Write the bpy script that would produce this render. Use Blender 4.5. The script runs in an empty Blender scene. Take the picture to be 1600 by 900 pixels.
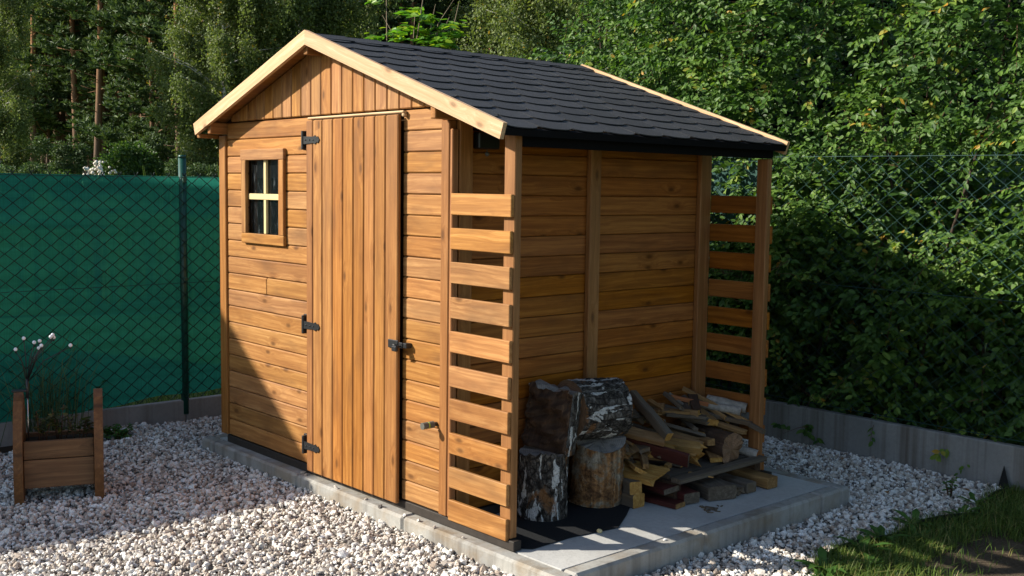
import bpy, math, random
import numpy as np
from mathutils import Vector, Matrix

random.seed(7); rng = np.random.default_rng(7)
S = bpy.context.scene
COL = S.collection
R = math.radians

# ------------------------------------------------------------------ helpers
class MB:
    """collects solids; build() links them as ONE mesh object"""
    def __init__(s): s.v=[]; s.f=[]; s.wc=[]; s.rn=[]; s.mi=[]; s.sm=[]
    def add(s, verts, faces, wc=None, rnd=None, mi=0, smooth=False):
        b=len(s.v)
        s.v += [tuple(p) for p in verts]
        s.f += [tuple(i+b for i in f) for f in faces]
        if rnd is None: rnd=random.random()
        s.rn += list(rnd) if hasattr(rnd,'__len__') else [rnd]*len(verts)
        s.wc += list(wc) if wc is not None else [tuple(p) for p in verts]
        s.mi += [mi]*len(faces); s.sm += [smooth]*len(faces)
    def box(s, lo, hi, bev=0.002, M=None, rnd=None, axis=None, mi=0, top=None, jit=0):
        """chamfered box; top(x,y)->z replaces the upper z"""
        lo=np.array(lo,float); hi=np.array(hi,float); d=hi-lo
        if axis is None: axis=int(np.argmax(d))
        o=[k for k in range(3) if k!=axis]; o.sort(key=lambda k:-d[k])
        ro=(random.uniform(0,40),random.uniform(0,40),random.uniform(0,40))
        bev=min(bev, d.min()*.45)
        V=[]; idx={}
        for sx in (0,1):
            for sy in (0,1):
                for sz in (0,1):
                    for k in range(3):
                        p=[0,0,0]
                        for a,sg in enumerate((sx,sy,sz)):
                            e=hi[a] if sg else lo[a]
                            if a!=k: e += -bev if sg else bev
                            p[a]=e
                        idx[(sx,sy,sz,k)]=len(V); V.append(p)
        F=[]
        for k in range(3):
            a,b=[(1,2),(2,0),(0,1)][k]
            for sg in (0,1):
                q=[]
                for (u,w) in ((0,0),(1,0),(1,1),(0,1)):
                    c=[0,0,0]; c[k]=sg; c[a]=u; c[b]=w; q.append(idx[(*c,k)])
                F.append(q if sg else q[::-1])
        for k in range(3):            # edges along axis k
            a,b=[(1,2),(2,0),(0,1)][k]
            for u in (0,1):
                for w in (0,1):
                    c0=[0,0,0]; c1=[0,0,0]
                    c0[k]=0; c1[k]=1
                    for c in (c0,c1): c[a]=u; c[b]=w
                    q=[idx[(*c0,a)],idx[(*c1,a)],idx[(*c1,b)],idx[(*c0,b)]]
                    F.append(q if (u==w) else q[::-1])
        for sx in (0,1):
            for sy in (0,1):
                for sz in (0,1):
                    q=[idx[(sx,sy,sz,k)] for k in range(3)]
                    F.append(q if (sx+sy+sz)%2 else q[::-1])
        V=np.array(V)
        if jit: V=V+rng.uniform(-jit,jit,V.shape)
        wc=[(p[axis]-lo[axis]+ro[0], p[o[0]]-lo[o[0]]+ro[1], p[o[1]]-lo[o[1]]+ro[2]) for p in V]
        if top is not None:
            for p in V:
                if p[2]>(lo[2]+hi[2])/2: p[2]=top(p[0],p[1])-(hi[2]-p[2])
        if M is not None: V=[tuple(M@Vector(p)) for p in V]
        s.add(V,F,wc,rnd,mi)
    def prism(s, poly, M, depth, rnd=None, mi=0, wcs=None, smooth=False):
        """2-D outline extruded by depth along local z"""
        n=len(poly)
        V=[M@Vector((p[0],p[1],0)) for p in poly]+[M@Vector((p[0],p[1],depth)) for p in poly]
        F=[list(range(n))[::-1], list(range(n,2*n))]+[[i,(i+1)%n,n+(i+1)%n,n+i] for i in range(n)]
        ro=random.uniform(0,40)
        wc=[(p[0]+ro,p[1]+ro,0) for p in poly]+[(p[0]+ro,p[1]+ro,depth) for p in poly]
        s.add(V,F,wc,rnd,mi,smooth)
    def tube(s, pts, rad, seg=6, rnd=None, mi=0, cap=True, smooth=True, jit=0):
        pts=[Vector(p) for p in pts]; n=len(pts)
        rad=rad if hasattr(rad,'__len__') else [rad]*n
        V=[];F=[];wc=[]; L=0; ro=random.uniform(0,40)
        a=None
        for i,p in enumerate(pts):
            t=(pts[min(i+1,n-1)]-pts[max(i-1,0)]).normalized()
            if a is None: a=t.orthogonal().normalized()
            a=(a-t*a.dot(t)).normalized(); b=t.cross(a)
            if i: L+=(p-pts[i-1]).length
            for k in range(seg):
                th=2*math.pi*k/seg; r=rad[i]*(1+(random.uniform(-jit,jit) if jit else 0))
                V.append(p+(a*math.cos(th)+b*math.sin(th))*r)
                wc.append((L+ro, rad[0]*th+ro, 0))
        for i in range(n-1):
            for k in range(seg):
                k2=(k+1)%seg
                F.append((i*seg+k,i*seg+k2,(i+1)*seg+k2,(i+1)*seg+k))
        if cap:
            F.append(tuple(range(seg))[::-1]); F.append(tuple((n-1)*seg+k for k in range(seg)))
        s.add(V,F,wc,rnd,mi,smooth)
    def ball(s, c, r, seg=10, rings=6, rnd=None, mi=0, sc=(1,1,1)):
        V=[];F=[]
        for i in range(rings+1):
            ph=math.pi*i/rings
            for k in range(seg):
                th=2*math.pi*k/seg
                V.append((c[0]+r*sc[0]*math.sin(ph)*math.cos(th),c[1]+r*sc[1]*math.sin(ph)*math.sin(th),c[2]+r*sc[2]*math.cos(ph)))
        for i in range(rings):
            for k in range(seg):
                F.append((i*seg+k,(i+1)*seg+k,(i+1)*seg+(k+1)%seg,i*seg+(k+1)%seg))
        s.add(V,F,None,rnd,mi,True)
    def build(s, name, mats, parent=None):
        me=bpy.data.meshes.new(name)
        me.from_pydata([tuple(p) for p in s.v],[],s.f)
        for m in (mats if isinstance(mats,(list,tuple)) else [mats]): me.materials.append(m)
        a=me.attributes.new('wc','FLOAT_VECTOR','POINT'); a.data.foreach_set('vector',np.array(s.wc,np.float32).ravel())
        a=me.attributes.new('rnd','FLOAT','POINT'); a.data.foreach_set('value',np.array(s.rn,np.float32))
        me.polygons.foreach_set('material_index',s.mi); me.polygons.foreach_set('use_smooth',s.sm)
        me.update()
        return link(name,me,parent)

def link(name, data, parent=None):
    o=bpy.data.objects.new(name,data); COL.objects.link(o)
    if parent is not None:
        o.parent=parent; o.matrix_parent_inverse=parent.matrix_world.inverted() if False else Matrix.Translation(-parent.location)
    return o
def empty(name, loc=(0,0,0)):
    o=bpy.data.objects.new(name,None); COL.objects.link(o); o.location=loc; o.empty_display_size=.1; return o
def tag(o,label=None,cat=None,group=None,kind=None):
    if label: o['label']=label
    if cat: o['category']=cat
    if group: o['group']=group
    if kind: o['kind']=kind
    return o
def np_mesh(name, V, F, mats, rnd=None, parent=None, mi=None, smooth=False, obj=True, wc=None):
    V=np.asarray(V,np.float32); F=np.asarray(F,np.int32); k=F.shape[1]
    me=bpy.data.meshes.new(name)
    me.vertices.add(len(V)); me.vertices.foreach_set('co',V.ravel())
    me.loops.add(F.size); me.loops.foreach_set('vertex_index',F.ravel())
    me.polygons.add(len(F)); me.polygons.foreach_set('loop_start',np.arange(0,F.size,k,dtype=np.int32))
    for m in (mats if isinstance(mats,(list,tuple)) else [mats]): me.materials.append(m)
    if mi is not None: me.polygons.foreach_set('material_index',np.asarray(mi,np.int32))
    me.polygons.foreach_set('use_smooth',np.full(len(F),smooth))
    if rnd is not None:
        a=me.attributes.new('rnd','FLOAT','POINT'); a.data.foreach_set('value',np.asarray(rnd,np.float32))
    if wc is not None:
        a=me.attributes.new('wc','FLOAT_VECTOR','POINT'); a.data.foreach_set('vector',np.asarray(wc,np.float32).ravel())
    me.update(calc_edges=True); me.validate()
    return link(name,me,parent) if obj else me

# ------------------------------------------------------------------ materials
class NT:
    def __init__(s,name):
        s.m=bpy.data.materials.new(name); s.m.use_nodes=True; s.t=s.m.node_tree; s.t.nodes.clear()
        s.out=s.n('ShaderNodeOutputMaterial')
    def n(s,typ,**kw):
        x=s.t.nodes.new(typ)
        for k,v in kw.items():
            if k.startswith('_'): setattr(x,k[1:],v)
            else:
                i=x.inputs[k.replace('__',' ')] if not k.startswith('i') or not k[1:].isdigit() else x.inputs[int(k[1:])]
                s.set(i,v)
        return x
    def set(s,i,v):
        if isinstance(v,bpy.types.NodeSocket): s.t.links.new(v,i)
        elif isinstance(v,bpy.types.Node): s.t.links.new(v.outputs[0],i)
        else:
            if hasattr(i.default_value,'__len__') and hasattr(v,'__len__') and len(v)==3 and len(i.default_value)==4: v=(*v,1)
            i.default_value=v
    def math(s,op,a,b=0.0,clamp=False):
        x=s.n('ShaderNodeMath',_operation=op,_use_clamp=clamp); s.set(x.inputs[0],a); s.set(x.inputs[1],b); return x.outputs[0]
    def mix(s,f,a,b,blend='MIX'):
        x=s.n('ShaderNodeMix',_data_type='RGBA',_blend_type=blend,_clamp_factor=True)
        s.set(x.inputs[0],f); s.set(x.inputs[6],a); s.set(x.inputs[7],b); return x.outputs[2]
    def ramp(s,f,stops,interp='LINEAR'):
        x=s.n('ShaderNodeValToRGB'); s.set(x.inputs[0],f); cr=x.color_ramp; cr.interpolation=interp
        while len(cr.elements)<len(stops): cr.elements.new(.5)
        for e,(p,c) in zip(cr.elements,stops): e.position=p; e.color=(*c,1) if len(c)==3 else c
        return x.outputs[0]
    def rng(s,f,a,b,c=0.,d=1.):
        x=s.n('ShaderNodeMapRange'); s.set(x.inputs[0],f)
        for i,v in zip((1,2,3,4),(a,b,c,d)): x.inputs[i].default_value=v
        return x.outputs[0]
    def attr(s,n): return s.n('ShaderNodeAttribute',_attribute_name=n)
    def vm(s,v,mul,add=(0,0,0)):
        x=s.n('ShaderNodeVectorMath',_operation='MULTIPLY_ADD'); s.set(x.inputs[0],v); x.inputs[1].default_value=mul; s.set(x.inputs[2],add); return x.outputs[0]
    def noise(s,v,scale,detail=3,rough=.5,dist=0.):
        x=s.n('ShaderNodeTexNoise'); s.set(x.inputs['Vector'],v)
        x.inputs['Scale'].default_value=scale; x.inputs['Detail'].default_value=detail; x.inputs['Roughness'].default_value=rough; x.inputs['Distortion'].default_value=dist
        return x.outputs[0]
    def bsdf(s,base,rough=.6,spec=.3,bump=None,bstr=.3,bdist=.01,metal=0.,**kw):
        x=s.n('ShaderNodeBsdfPrincipled'); s.set(x.inputs['Base Color'],base); s.set(x.inputs['Roughness'],rough)
        s.set(x.inputs['Specular IOR Level'],spec); s.set(x.inputs['Metallic'],metal)
        if bump is not None:
            b=s.n('ShaderNodeBump'); b.inputs['Strength'].default_value=bstr; b.inputs['Distance'].default_value=bdist; s.set(b.inputs['Height'],bump)
            s.t.links.new(b.outputs[0],x.inputs['Normal'])
        return x
    def done(s,sh): s.t.links.new(sh.outputs[0] if isinstance(sh,bpy.types.Node) else sh,s.out.inputs[0]); return s.m

def wood(name, base, dark, light, grain=.5, blotch=.35, rough=.55, knots=True, spec=.3, weather=None):
    t=NT(name); wc=t.attr('wc').outputs['Vector']; rn=t.attr('rnd').outputs['Fac']
    # knots: sparse cells of a stretched voronoi, the grain bends round them
    kv=t.vm(wc,(4.2,9.5,9.5))
    vo=t.n('ShaderNodeTexVoronoi',_voronoi_dimensions='2D'); t.set(vo.inputs['Vector'],kv); vo.inputs['Scale'].default_value=1.
    sep=t.n('ShaderNodeSeparateColor'); t.set(sep.inputs[0],vo.outputs['Color'])
    pick=t.math('LESS_THAN',sep.outputs[0],.24)
    near=t.math('MULTIPLY',pick,t.rng(vo.outputs['Distance'],.02,.42,1.,0.))
    warp=t.vm(wc,(1.6,7.,7.))
    nz=t.n('ShaderNodeTexNoise'); t.set(nz.inputs['Vector'],warp); nz.inputs['Scale'].default_value=1.2; nz.inputs['Detail'].default_value=2
    off=t.math('MULTIPLY',t.math('SUBTRACT',nz.outputs[0],.5),.05)
    off=t.math('ADD',off,t.math('MULTIPLY',near,.022))
    cmb=t.n('ShaderNodeCombineXYZ'); t.set(cmb.inputs[1],off); t.set(cmb.inputs[2],off)
    v2=t.n('ShaderNodeVectorMath',_operation='ADD'); t.set(v2.inputs[0],wc); t.set(v2.inputs[1],cmb.outputs[0])
    g1=t.noise(t.vm(v2.outputs[0],(1.3,55.,55.)),1.,4,.6)
    g2=t.noise(t.vm(v2.outputs[0],(5.,210.,210.)),1.,2,.6)
    bl=t.noise(t.vm(wc,(3.,9.,9.)),1.,3,.55)
    bl2=t.noise(t.vm(wc,(7.,16.,16.)),1.,4,.6)
    c=t.mix(t.rng(g1,.24,.64),dark,base)
    c=t.mix(t.math('MULTIPLY',t.rng(g1,.52,.8),.8),c,light)
    c=t.mix(t.math('MULTIPLY',t.rng(g2,.35,.7,1.,0.),grain*.55),c,dark)
    c=t.mix(t.math('MULTIPLY',t.rng(bl,.5,.78),blotch),c,t.mix(.5,dark,(.06,.035,.02)))
    c=t.mix(t.math('MULTIPLY',t.rng(bl2,.56,.75),blotch*.7),c,dark)
    if weather: c=t.mix(t.rng(bl,.35,.6),c,weather)
    hv=t.n('ShaderNodeHueSaturation'); t.set(hv.inputs['Color'],c)
    t.set(hv.inputs['Value'],t.rng(rn,0,1,.88,1.10)); t.set(hv.inputs['Hue'],t.rng(t.math('FRACT',t.math('MULTIPLY',rn,7.3)),0,1,.497,.503)); t.set(hv.inputs['Saturation'],t.rng(t.math('FRACT',t.math('MULTIPLY',rn,13.7)),0,1,.93,1.03))
    c=hv.outputs[0]
    if knots:
        km=t.math('MULTIPLY',pick,t.rng(vo.outputs['Distance'],.05,.15,1.,0.))
        c=t.mix(t.math('MULTIPLY',near,.32),c,dark)
        c=t.mix(t.math('MULTIPLY',km,.75),c,tuple(x*.42 for x in dark))
    b=t.math('ADD',g1,t.math('MULTIPLY',g2,.6))
    return t.done(t.bsdf(c,rough,spec,b,.22,.003))

M={}
M['plank']=wood('honey stained planks',(.41,.190,.050),(.20,.075,.016),(.49,.26,.088),.6,.75)
M['plankshade']=wood('shade-toned stained planks',(.36,.125,.014),(.16,.047,.005),(.41,.165,.027),.5,.5,.6,True,.15)  # darker, more saturated copy of the planks; shade is put into the colour
M['door']=wood('honey stained door',(.38,.158,.031),(.19,.066,.010),(.45,.21,.055),.65,.6)
M['post']=wood('honey stained posts',(.33,.140,.036),(.19,.07,.014),(.42,.20,.065),.7,.25)
M['barge']=wood('pale weathered pine',(.60,.405,.225),(.44,.25,.115),(.68,.50,.32),.9,.10)
M['soffit']=wood('roof boards',(.30,.12,.03),(.18,.065,.013),(.36,.17,.05),.5,.2)
M['planter']=wood('brown stained wood',(.20,.092,.032),(.10,.042,.014),(.27,.13,.05),.7,.4)
M['raw']=wood('raw pine',(.62,.45,.27),(.45,.28,.13),(.70,.55,.36),.6,.1,knots=False)
M['old']=wood('weathered firewood',(.17,.115,.065),(.07,.042,.022),(.27,.19,.115),.9,.5,.8,knots=False,weather=(.13,.105,.08))
M['tan']=wood('dry firewood',(.33,.19,.075),(.15,.075,.026),(.45,.29,.13),.9,.4,.8,knots=False)
M['yellow']=wood('freshly split wood',(.52,.30,.085),(.26,.12,.028),(.62,.42,.17),.9,.3,.8,knots=False)
M['grey']=wood('grey timber',(.15,.12,.09),(.055,.042,.03),(.23,.19,.145),.9,.5,.85,knots=False)
M['maroon']=wood('old maroon paint',(.085,.018,.014),(.045,.01,.008),(.12,.035,.025),.5,.4,.6,knots=False)
M['orange']=wood('orange stained lath',(.36,.12,.028),(.20,.055,.012),(.42,.17,.05),.6,.2,.6,knots=False)

def simple(name,col,rough=.5,spec=.3,metal=0.,var=.15,scale=40.,bstr=.15):
    t=NT(name); tc=t.n('ShaderNodeTexCoord').outputs['Object']
    n=t.noise(tc,scale,4,.6)
    c=t.mix(n,tuple(x*(1-var) for x in col),tuple(min(1,x*(1+var)) for x in col))
    return t.done(t.bsdf(c,rough,spec,n,bstr,.002,metal))
M['groove']=simple('dark stained groove',(.035,.016,.006),.8,.1)
M['iron']=simple('black iron',(.013,.014,.016),.42,.5,.0,.4,60)
M['plasticblack']=simple('black plastic',(.012,.012,.013),.35,.5)
M['bitumen']=simple('black bitumen',(.012,.012,.012),.75,.25,0,.4,80,.5)
M['beamblack']=simple('black felt trim',(.006,.006,.007),.9,.08,0,.4,120,.4)
M['bearer']=simple('tarred timber',(.030,.024,.020),.65,.3,0,.5,25,.4)
M['dark']=simple('dark interior',(.012,.011,.010),.9,.1)
M['cream']=simple('cream painted wood',(.60,.49,.25),.5,.3,0,.06)
M['greyplastic']=simple('grey plastic',(.10,.098,.085),.45,.4)
M['lime']=simple('lime plastic',(.42,.55,.03),.4,.4)
M['chrome']=simple('steel',(.55,.56,.58),.25,.5,1.,.1)
M['whiteball']=simple('white diffuser',(.80,.80,.82),.35,.5,0,.03)
M['postgreen']=simple('green coated steel',(.006,.060,.042),.38,.5,0,.2,30)
M['wireshade']=simple('shade-toned green wire',(.003,.016,.013),.5,.3,0,.2,30)  # darker wire copy for the left fence, its shade painted into the colour
M['wiregreen']=simple('green coated wire',(.010,.042,.038),.55,.3,0,.2,30)
M['soil']=simple('dark soil',(.035,.026,.018),.95,.1,0,.6,60,.9)
M['felt']=simple('roofing felt',(.012,.013,.015),.85,.2,0,.6,90,.6)
M['rootbark']=simple('hedge stems',(.055,.040,.030),.85,.1,0,.4,60,.5)
M['twig']=simple('reddish twigs',(.10,.055,.035),.8,.1,0,.3,60)
M['palebark']=simple('pale vine stems',(.20,.155,.105),.8,.1,0,.3,60)

def shingle_mat():
    t=NT('black granular shingle'); tc=t.n('ShaderNodeTexCoord').outputs['Object']; rn=t.attr('rnd').outputs['Fac']
    g=t.noise(tc,190,3,.75); big=t.noise(tc,6,3,.6)
    c=t.ramp(g,[(.30,(.008,.008,.010)),(.52,(.023,.0235,.026)),(.68,(.058,.059,.063)),(.80,(.17,.17,.175))])
    c=t.mix(t.rng(big,.35,.7,0,.45),c,(.028,.029,.033),'MIX')
    hv=t.n('ShaderNodeHueSaturation'); t.set(hv.inputs['Color'],c); t.set(hv.inputs['Value'],t.rng(rn,0,1,.75,1.2))
    return t.done(t.bsdf(hv.outputs[0],.7,.35,g,.6,.003))
M['shingle']=shingle_mat()

def concrete(name,a,b,streak=0.,warm=0.):
    t=NT(name); tc=t.n('ShaderNodeTexCoord').outputs['Object']
    n=t.noise(tc,2.2,5,.6); f=t.noise(tc,45,4,.65); ff=t.noise(tc,220,2,.6)
    c=t.mix(t.rng(n,.3,.7),a,b)
    c=t.mix(t.rng(f,.45,.75,0,.45),c,tuple(x*.6 for x in a))
    c=t.mix(t.rng(ff,.6,.75,0,.5),c,tuple(x*.45 for x in a))
    if streak:
        sv=t.noise(t.vm(tc,(9.,9.,.35)),1.,4,.6); sv2=t.noise(t.vm(tc,(26.,26.,.8)),1.,3,.6)
        c=t.mix(t.math('MULTIPLY',t.rng(sv,.50,.68),streak),c,(.085,.066,.050))
        c=t.mix(t.math('MULTIPLY',t.rng(sv2,.55,.72),streak*.6),c,(.07,.058,.048))
    if warm: c=t.mix(t.math('MULTIPLY',t.rng(t.noise(tc,7,4,.6),.45,.7),warm),c,(.20,.14,.075))
    h=t.math('ADD',f,t.math('MULTIPLY',ff,.5))
    return t.done(t.bsdf(c,.85,.2,h,.35,.004))
M['slab']=concrete('slab concrete',(.46,.455,.44),(.34,.34,.335),0,.10)
M['kerb']=concrete('kerb concrete',(.38,.37,.34),(.25,.245,.235),.5,.55)
M['plinth']=concrete('plinth concrete',(.27,.265,.25),(.19,.19,.185),.75)
M['plinthdark']=concrete('left plinth concrete',(.26,.25,.235),(.18,.175,.17),.4)

def glass_mat():
    t=NT('dusty window glass'); tc=t.n('ShaderNodeTexCoord').outputs['Object']
    tr=t.n('ShaderNodeBsdfTransparent'); tr.inputs[0].default_value=(.50,.56,.58,1)
    gl=t.n('ShaderNodeBsdfGlossy'); gl.inputs['Roughness'].default_value=.04
    df=t.n('ShaderNodeBsdfDiffuse'); df.inputs[0].default_value=(.25,.29,.31,1)
    fr=t.n('ShaderNodeFresnel'); fr.inputs[0].default_value=1.5
    m1=t.n('ShaderNodeMixShader'); t.set(m1.inputs[0],fr); t.set(m1.inputs[1],tr); t.set(m1.inputs[2],gl)
    sm=t.noise(t.vm(tc,(30,30,9.)),1.,5,.7,.6)
    m2=t.n('ShaderNodeMixShader'); t.set(m2.inputs[0],t.rng(sm,.55,.85,.02,.4)); t.set(m2.inputs[1],m1); t.set(m2.inputs[2],df)
    return t.done(m2)
M['glass']=glass_mat()

def gravel_mat():
    t=NT('gravel stones'); rn=t.attr('rnd').outputs['Fac']; tc=t.n('ShaderNodeTexCoord').outputs['Object']
    c=t.ramp(rn,[(0,(.10,.095,.09)),(.06,(.22,.20,.185)),(.14,(.33,.265,.215)),(.26,(.45,.395,.34)),(.40,(.50,.44,.38)),(.58,(.65,.61,.55)),(.78,(.72,.70,.66)),(1,(.80,.79,.77))])
    n=t.noise(tc,130,3,.6)
    c=t.mix(t.rng(n,.42,.75,0,.55),c,(.30,.24,.19),'MULTIPLY')
    return t.done(t.bsdf(c,.75,.25,n,.3,.003))
M['gravel']=gravel_mat()
def gravel_base():
    t=NT('gravel bed'); tc=t.n('ShaderNodeTexCoord').outputs['Object']
    vo=t.n('ShaderNodeTexVoronoi'); t.set(vo.inputs['Vector'],tc); vo.inputs['Scale'].default_value=48
    sep=t.n('ShaderNodeSeparateColor'); t.set(sep.inputs[0],vo.outputs['Color'])
    c=t.ramp(sep.outputs[0],[(0,(.12,.11,.10)),(.3,(.34,.28,.23)),(.7,(.52,.48,.43)),(1,(.64,.62,.58))])
    c=t.mix(t.rng(vo.outputs['Distance'],.3,.6),c,(.05,.045,.04))
    return t.done(t.bsdf(c,.85,.2,t.math('MULTIPLY',vo.outputs['Distance'],-1.),.8,.012))
M['gravelbed']=gravel_base()

def leafmat(name,stops,rough=.45,spec=.35,trans=.3,tcol=1.6):
    t=NT(name); rn=t.attr('rnd').outputs['Fac']
    c=t.ramp(rn,stops)
    p=t.bsdf(c,rough,spec)
    tl=t.n('ShaderNodeBsdfTranslucent'); tc=t.mix(1.,c,(tcol,tcol*1.05,tcol*.45),'MULTIPLY'); t.set(tl.inputs[0],tc)
    m=t.n('ShaderNodeMixShader'); m.inputs[0].default_value=trans; t.set(m.inputs[1],p); t.set(m.inputs[2],tl)
    return t.done(m)
M['hedge']=leafmat('glossy hedge leaves',[(0,(.020,.052,.012)),(.35,(.050,.112,.020)),(.7,(.100,.180,.030)),(.92,(.16,.24,.04)),(.97,(.22,.26,.04)),(1,(.38,.20,.03))],.5,.28,.34)
M['birchleaf']=leafmat('birch leaves',[(0,(.060,.085,.028)),(.4,(.115,.155,.050)),(.8,(.165,.205,.070)),(.96,(.20,.22,.07)),(1,(.32,.20,.03))],.55,.3,.3)
M['needle']=leafmat('pine needles',[(0,(.034,.066,.030)),(.5,(.070,.115,.044)),(1,(.12,.165,.058))],.6,.25,.15)
M['bushleaf']=leafmat('undergrowth leaves',[(0,(.028,.065,.018)),(.5,(.055,.115,.028)),(1,(.11,.17,.042))],.5,.3,.3)
M['vineleaf']=leafmat('bright vine leaves',[(0,(.06,.17,.015)),(.5,(.10,.24,.02)),(1,(.26,.34,.025))],.45,.35,.4)
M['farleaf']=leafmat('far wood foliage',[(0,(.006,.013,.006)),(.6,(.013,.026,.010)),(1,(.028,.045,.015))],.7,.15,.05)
M['grassblade']=leafmat('grass blades',[(0,(.04,.08,.016)),(.5,(.085,.14,.026)),(.8,(.15,.18,.04)),(1,(.32,.26,.11))],.5,.3,.3)
M['weedleaf']=leafmat('weed leaves',[(0,(.030,.085,.018)),(1,(.075,.16,.030))],.45,.35,.3)
M['potleaf']=leafmat('potted plant leaves',[(0,(.030,.035,.012)),(.6,(.06,.075,.02)),(1,(.15,.12,.03))],.5,.3,.3)
M['flower']=simple('pale blossom',(.62,.58,.50),.7,.1)
M['deadleaf']=simple('dry leaf',(.26,.13,.05),.8,.1)

def net_mat():
    t=NT('green shade net'); tc=t.n('ShaderNodeTexCoord').outputs['Object']
    fine=t.noise(t.vm(tc,(1.,160.,12.)),1.,2,.5); band=t.noise(t.vm(tc,(1.,.5,17.)),1.,4,.6)
    thr=t.noise(t.vm(tc,(1.,330.,3.)),1.,1,.5)
    c=t.mix(fine,(.020,.185,.130),(.034,.275,.205)); c=t.mix(t.rng(band,.40,.62,0,.5),c,(.014,.115,.085)); c=t.mix(t.rng(thr,.5,.7,0,.5),c,(.010,.095,.070))
    d=t.n('ShaderNodeBsdfDiffuse'); t.set(d.inputs[0],c)
    tl=t.n('ShaderNodeBsdfTranslucent'); t.set(tl.inputs[0],c)
    m=t.n('ShaderNodeMixShader'); m.inputs[0].default_value=.5; t.set(m.inputs[1],d); t.set(m.inputs[2],tl)
    tr=t.n('ShaderNodeBsdfTransparent'); tr.inputs[0].default_value=(.25,1.,.62,1)
    m2=t.n('ShaderNodeMixShader'); t.set(m2.inputs[0],t.rng(fine,.35,.65,.05,.12)); t.set(m2.inputs[1],m); t.set(m2.inputs[2],tr)
    return t.done(m2)
M['net']=net_mat()
M['dimnet']=simple('dimmed net',(.035,.075,.065),.9,.1,0,.3,60)  # darker, duller net copy; colour toned down against the direct sun

def bark_birchlog():
    t=NT('rough birch bark'); wc=t.attr('wc').outputs['Vector']; tc=t.n('ShaderNodeTexCoord').outputs['Object']
    n=t.noise(tc,30,7,.75); cr=t.noise(tc,150,3,.7)
    vo=t.n('ShaderNodeTexVoronoi',_feature='DISTANCE_TO_EDGE'); t.set(vo.inputs['Vector'],t.vm(wc,(20.,38.,1.))); vo.inputs['Scale'].default_value=1.
    plate=t.rng(vo.outputs['Distance'],.0,.10)
    c=t.ramp(n,[(.34,(.010,.009,.008)),(.48,(.055,.048,.042)),(.58,(.15,.135,.12)),(.72,(.30,.28,.25))])
    c=t.mix(t.rng(plate,0,1,.25,1.),(.012,.010,.009),c)
    pt=t.noise(t.vm(wc,(6.5,17.0,3.)),1.,4,.58,.35)
    patch=t.math('MULTIPLY',t.rng(pt,.552,.57),t.rng(cr,.34,.40))
    c=t.mix(patch,c,t.mix(cr,(.42,.41,.39),(.80,.79,.77)))
    br=t.noise(t.vm(tc,(9,9,4)),1.,4,.6,.5)
    c=t.mix(t.math('MULTIPLY',t.rng(br,.60,.66,0,.85),t.rng(n,.38,.5)),c,t.mix(cr,(.10,.04,.016),(.36,.17,.06)))
    h=t.math('ADD',t.math('ADD',n,t.math('MULTIPLY',plate,.5)),t.math('MULTIPLY',patch,.3))
    return t.done(t.bsdf(c,.9,.15,h,.9,.015))
def bark_bare():
    t=NT('debarked log side'); wc=t.attr('wc').outputs['Vector']; tc=t.n('ShaderNodeTexCoord').outputs['Object']
    g=t.noise(t.vm(tc,(55,55,3.)),1.,4,.65,.3); b=t.noise(tc,9,5,.65,.4); f=t.noise(tc,90,3,.6)
    c=t.ramp(b,[(.28,(.03,.02,.015)),(.40,(.17,.08,.034)),(.48,(.38,.19,.075)),(.56,(.33,.27,.19)),(.70,(.58,.52,.42))])
    c=t.mix(t.rng(g,.35,.65,0,.75),c,(.025,.016,.011)); c=t.mix(t.rng(f,.58,.7,0,.7),c,(.015,.011,.009))
    return t.done(t.bsdf(c,.85,.15,t.math('ADD',g,f),.8,.012))
def log_end(name,a,b):
    t=NT(name); wc=t.attr('wc').outputs['Vector']; tc=t.n('ShaderNodeTexCoord').outputs['Object']
    ln=t.n('ShaderNodeVectorMath',_operation='LENGTH'); t.set(ln.inputs[0],wc)
    w=t.math('SINE',t.math('MULTIPLY',t.math('ADD',ln.outputs['Value'],t.math('MULTIPLY',t.noise(tc,14,3),.02)),620.))
    n=t.noise(tc,26,4,.65)
    c=t.mix(t.rng(w,-1,1,.2,.7),a,b); c=t.mix(t.rng(n,.45,.72,0,.8),c,tuple(x*.3 for x in a))
    return t.done(t.bsdf(c,.85,.15,n,.5,.006))
M['birchlog']=bark_birchlog(); M['barelog']=bark_bare()
M['logend']=log_end('grey sawn end',(.30,.275,.25),(.19,.165,.14)); M['logendbrown']=log_end('brown sawn end',(.28,.17,.10),(.15,.085,.05))
M['splitface']=wood('old split face',(.095,.052,.030),(.028,.017,.012),(.17,.10,.055),.9,.6,.85,knots=False)
def pine_bark():
    t=NT('pine bark'); tc=t.n('ShaderNodeTexCoord').outputs['Object']
    n=t.noise(t.vm(tc,(12,12,3)),1.,4,.7)
    sep=t.n('ShaderNodeSeparateXYZ'); t.set(sep.inputs[0],tc)
    lowc=t.mix(n,(.045,.033,.027),(.15,.11,.085)); up=t.mix(n,(.14,.065,.03),(.36,.19,.095))
    c=t.mix(t.rng(sep.outputs[2],1.,6.5),lowc,up)
    return t.done(t.bsdf(c,.9,.1,n,.6,.02))
def birch_bark():
    t=NT('white birch bark'); tc=t.n('ShaderNodeTexCoord').outputs['Object']
    n=t.noise(t.vm(tc,(5,5,14)),1.,4,.65); 
    c=t.ramp(n,[(.36,(.05,.045,.04)),(.46,(.42,.40,.37)),(.7,(.66,.64,.60))])
    return t.done(t.bsdf(c,.8,.2))
M['pinebark']=pine_bark(); M['birchbark']=birch_bark()
M['birchbranch']=simple('small birch wood',(.30,.27,.235),.85,.15,0,.85,45,.8)
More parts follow.
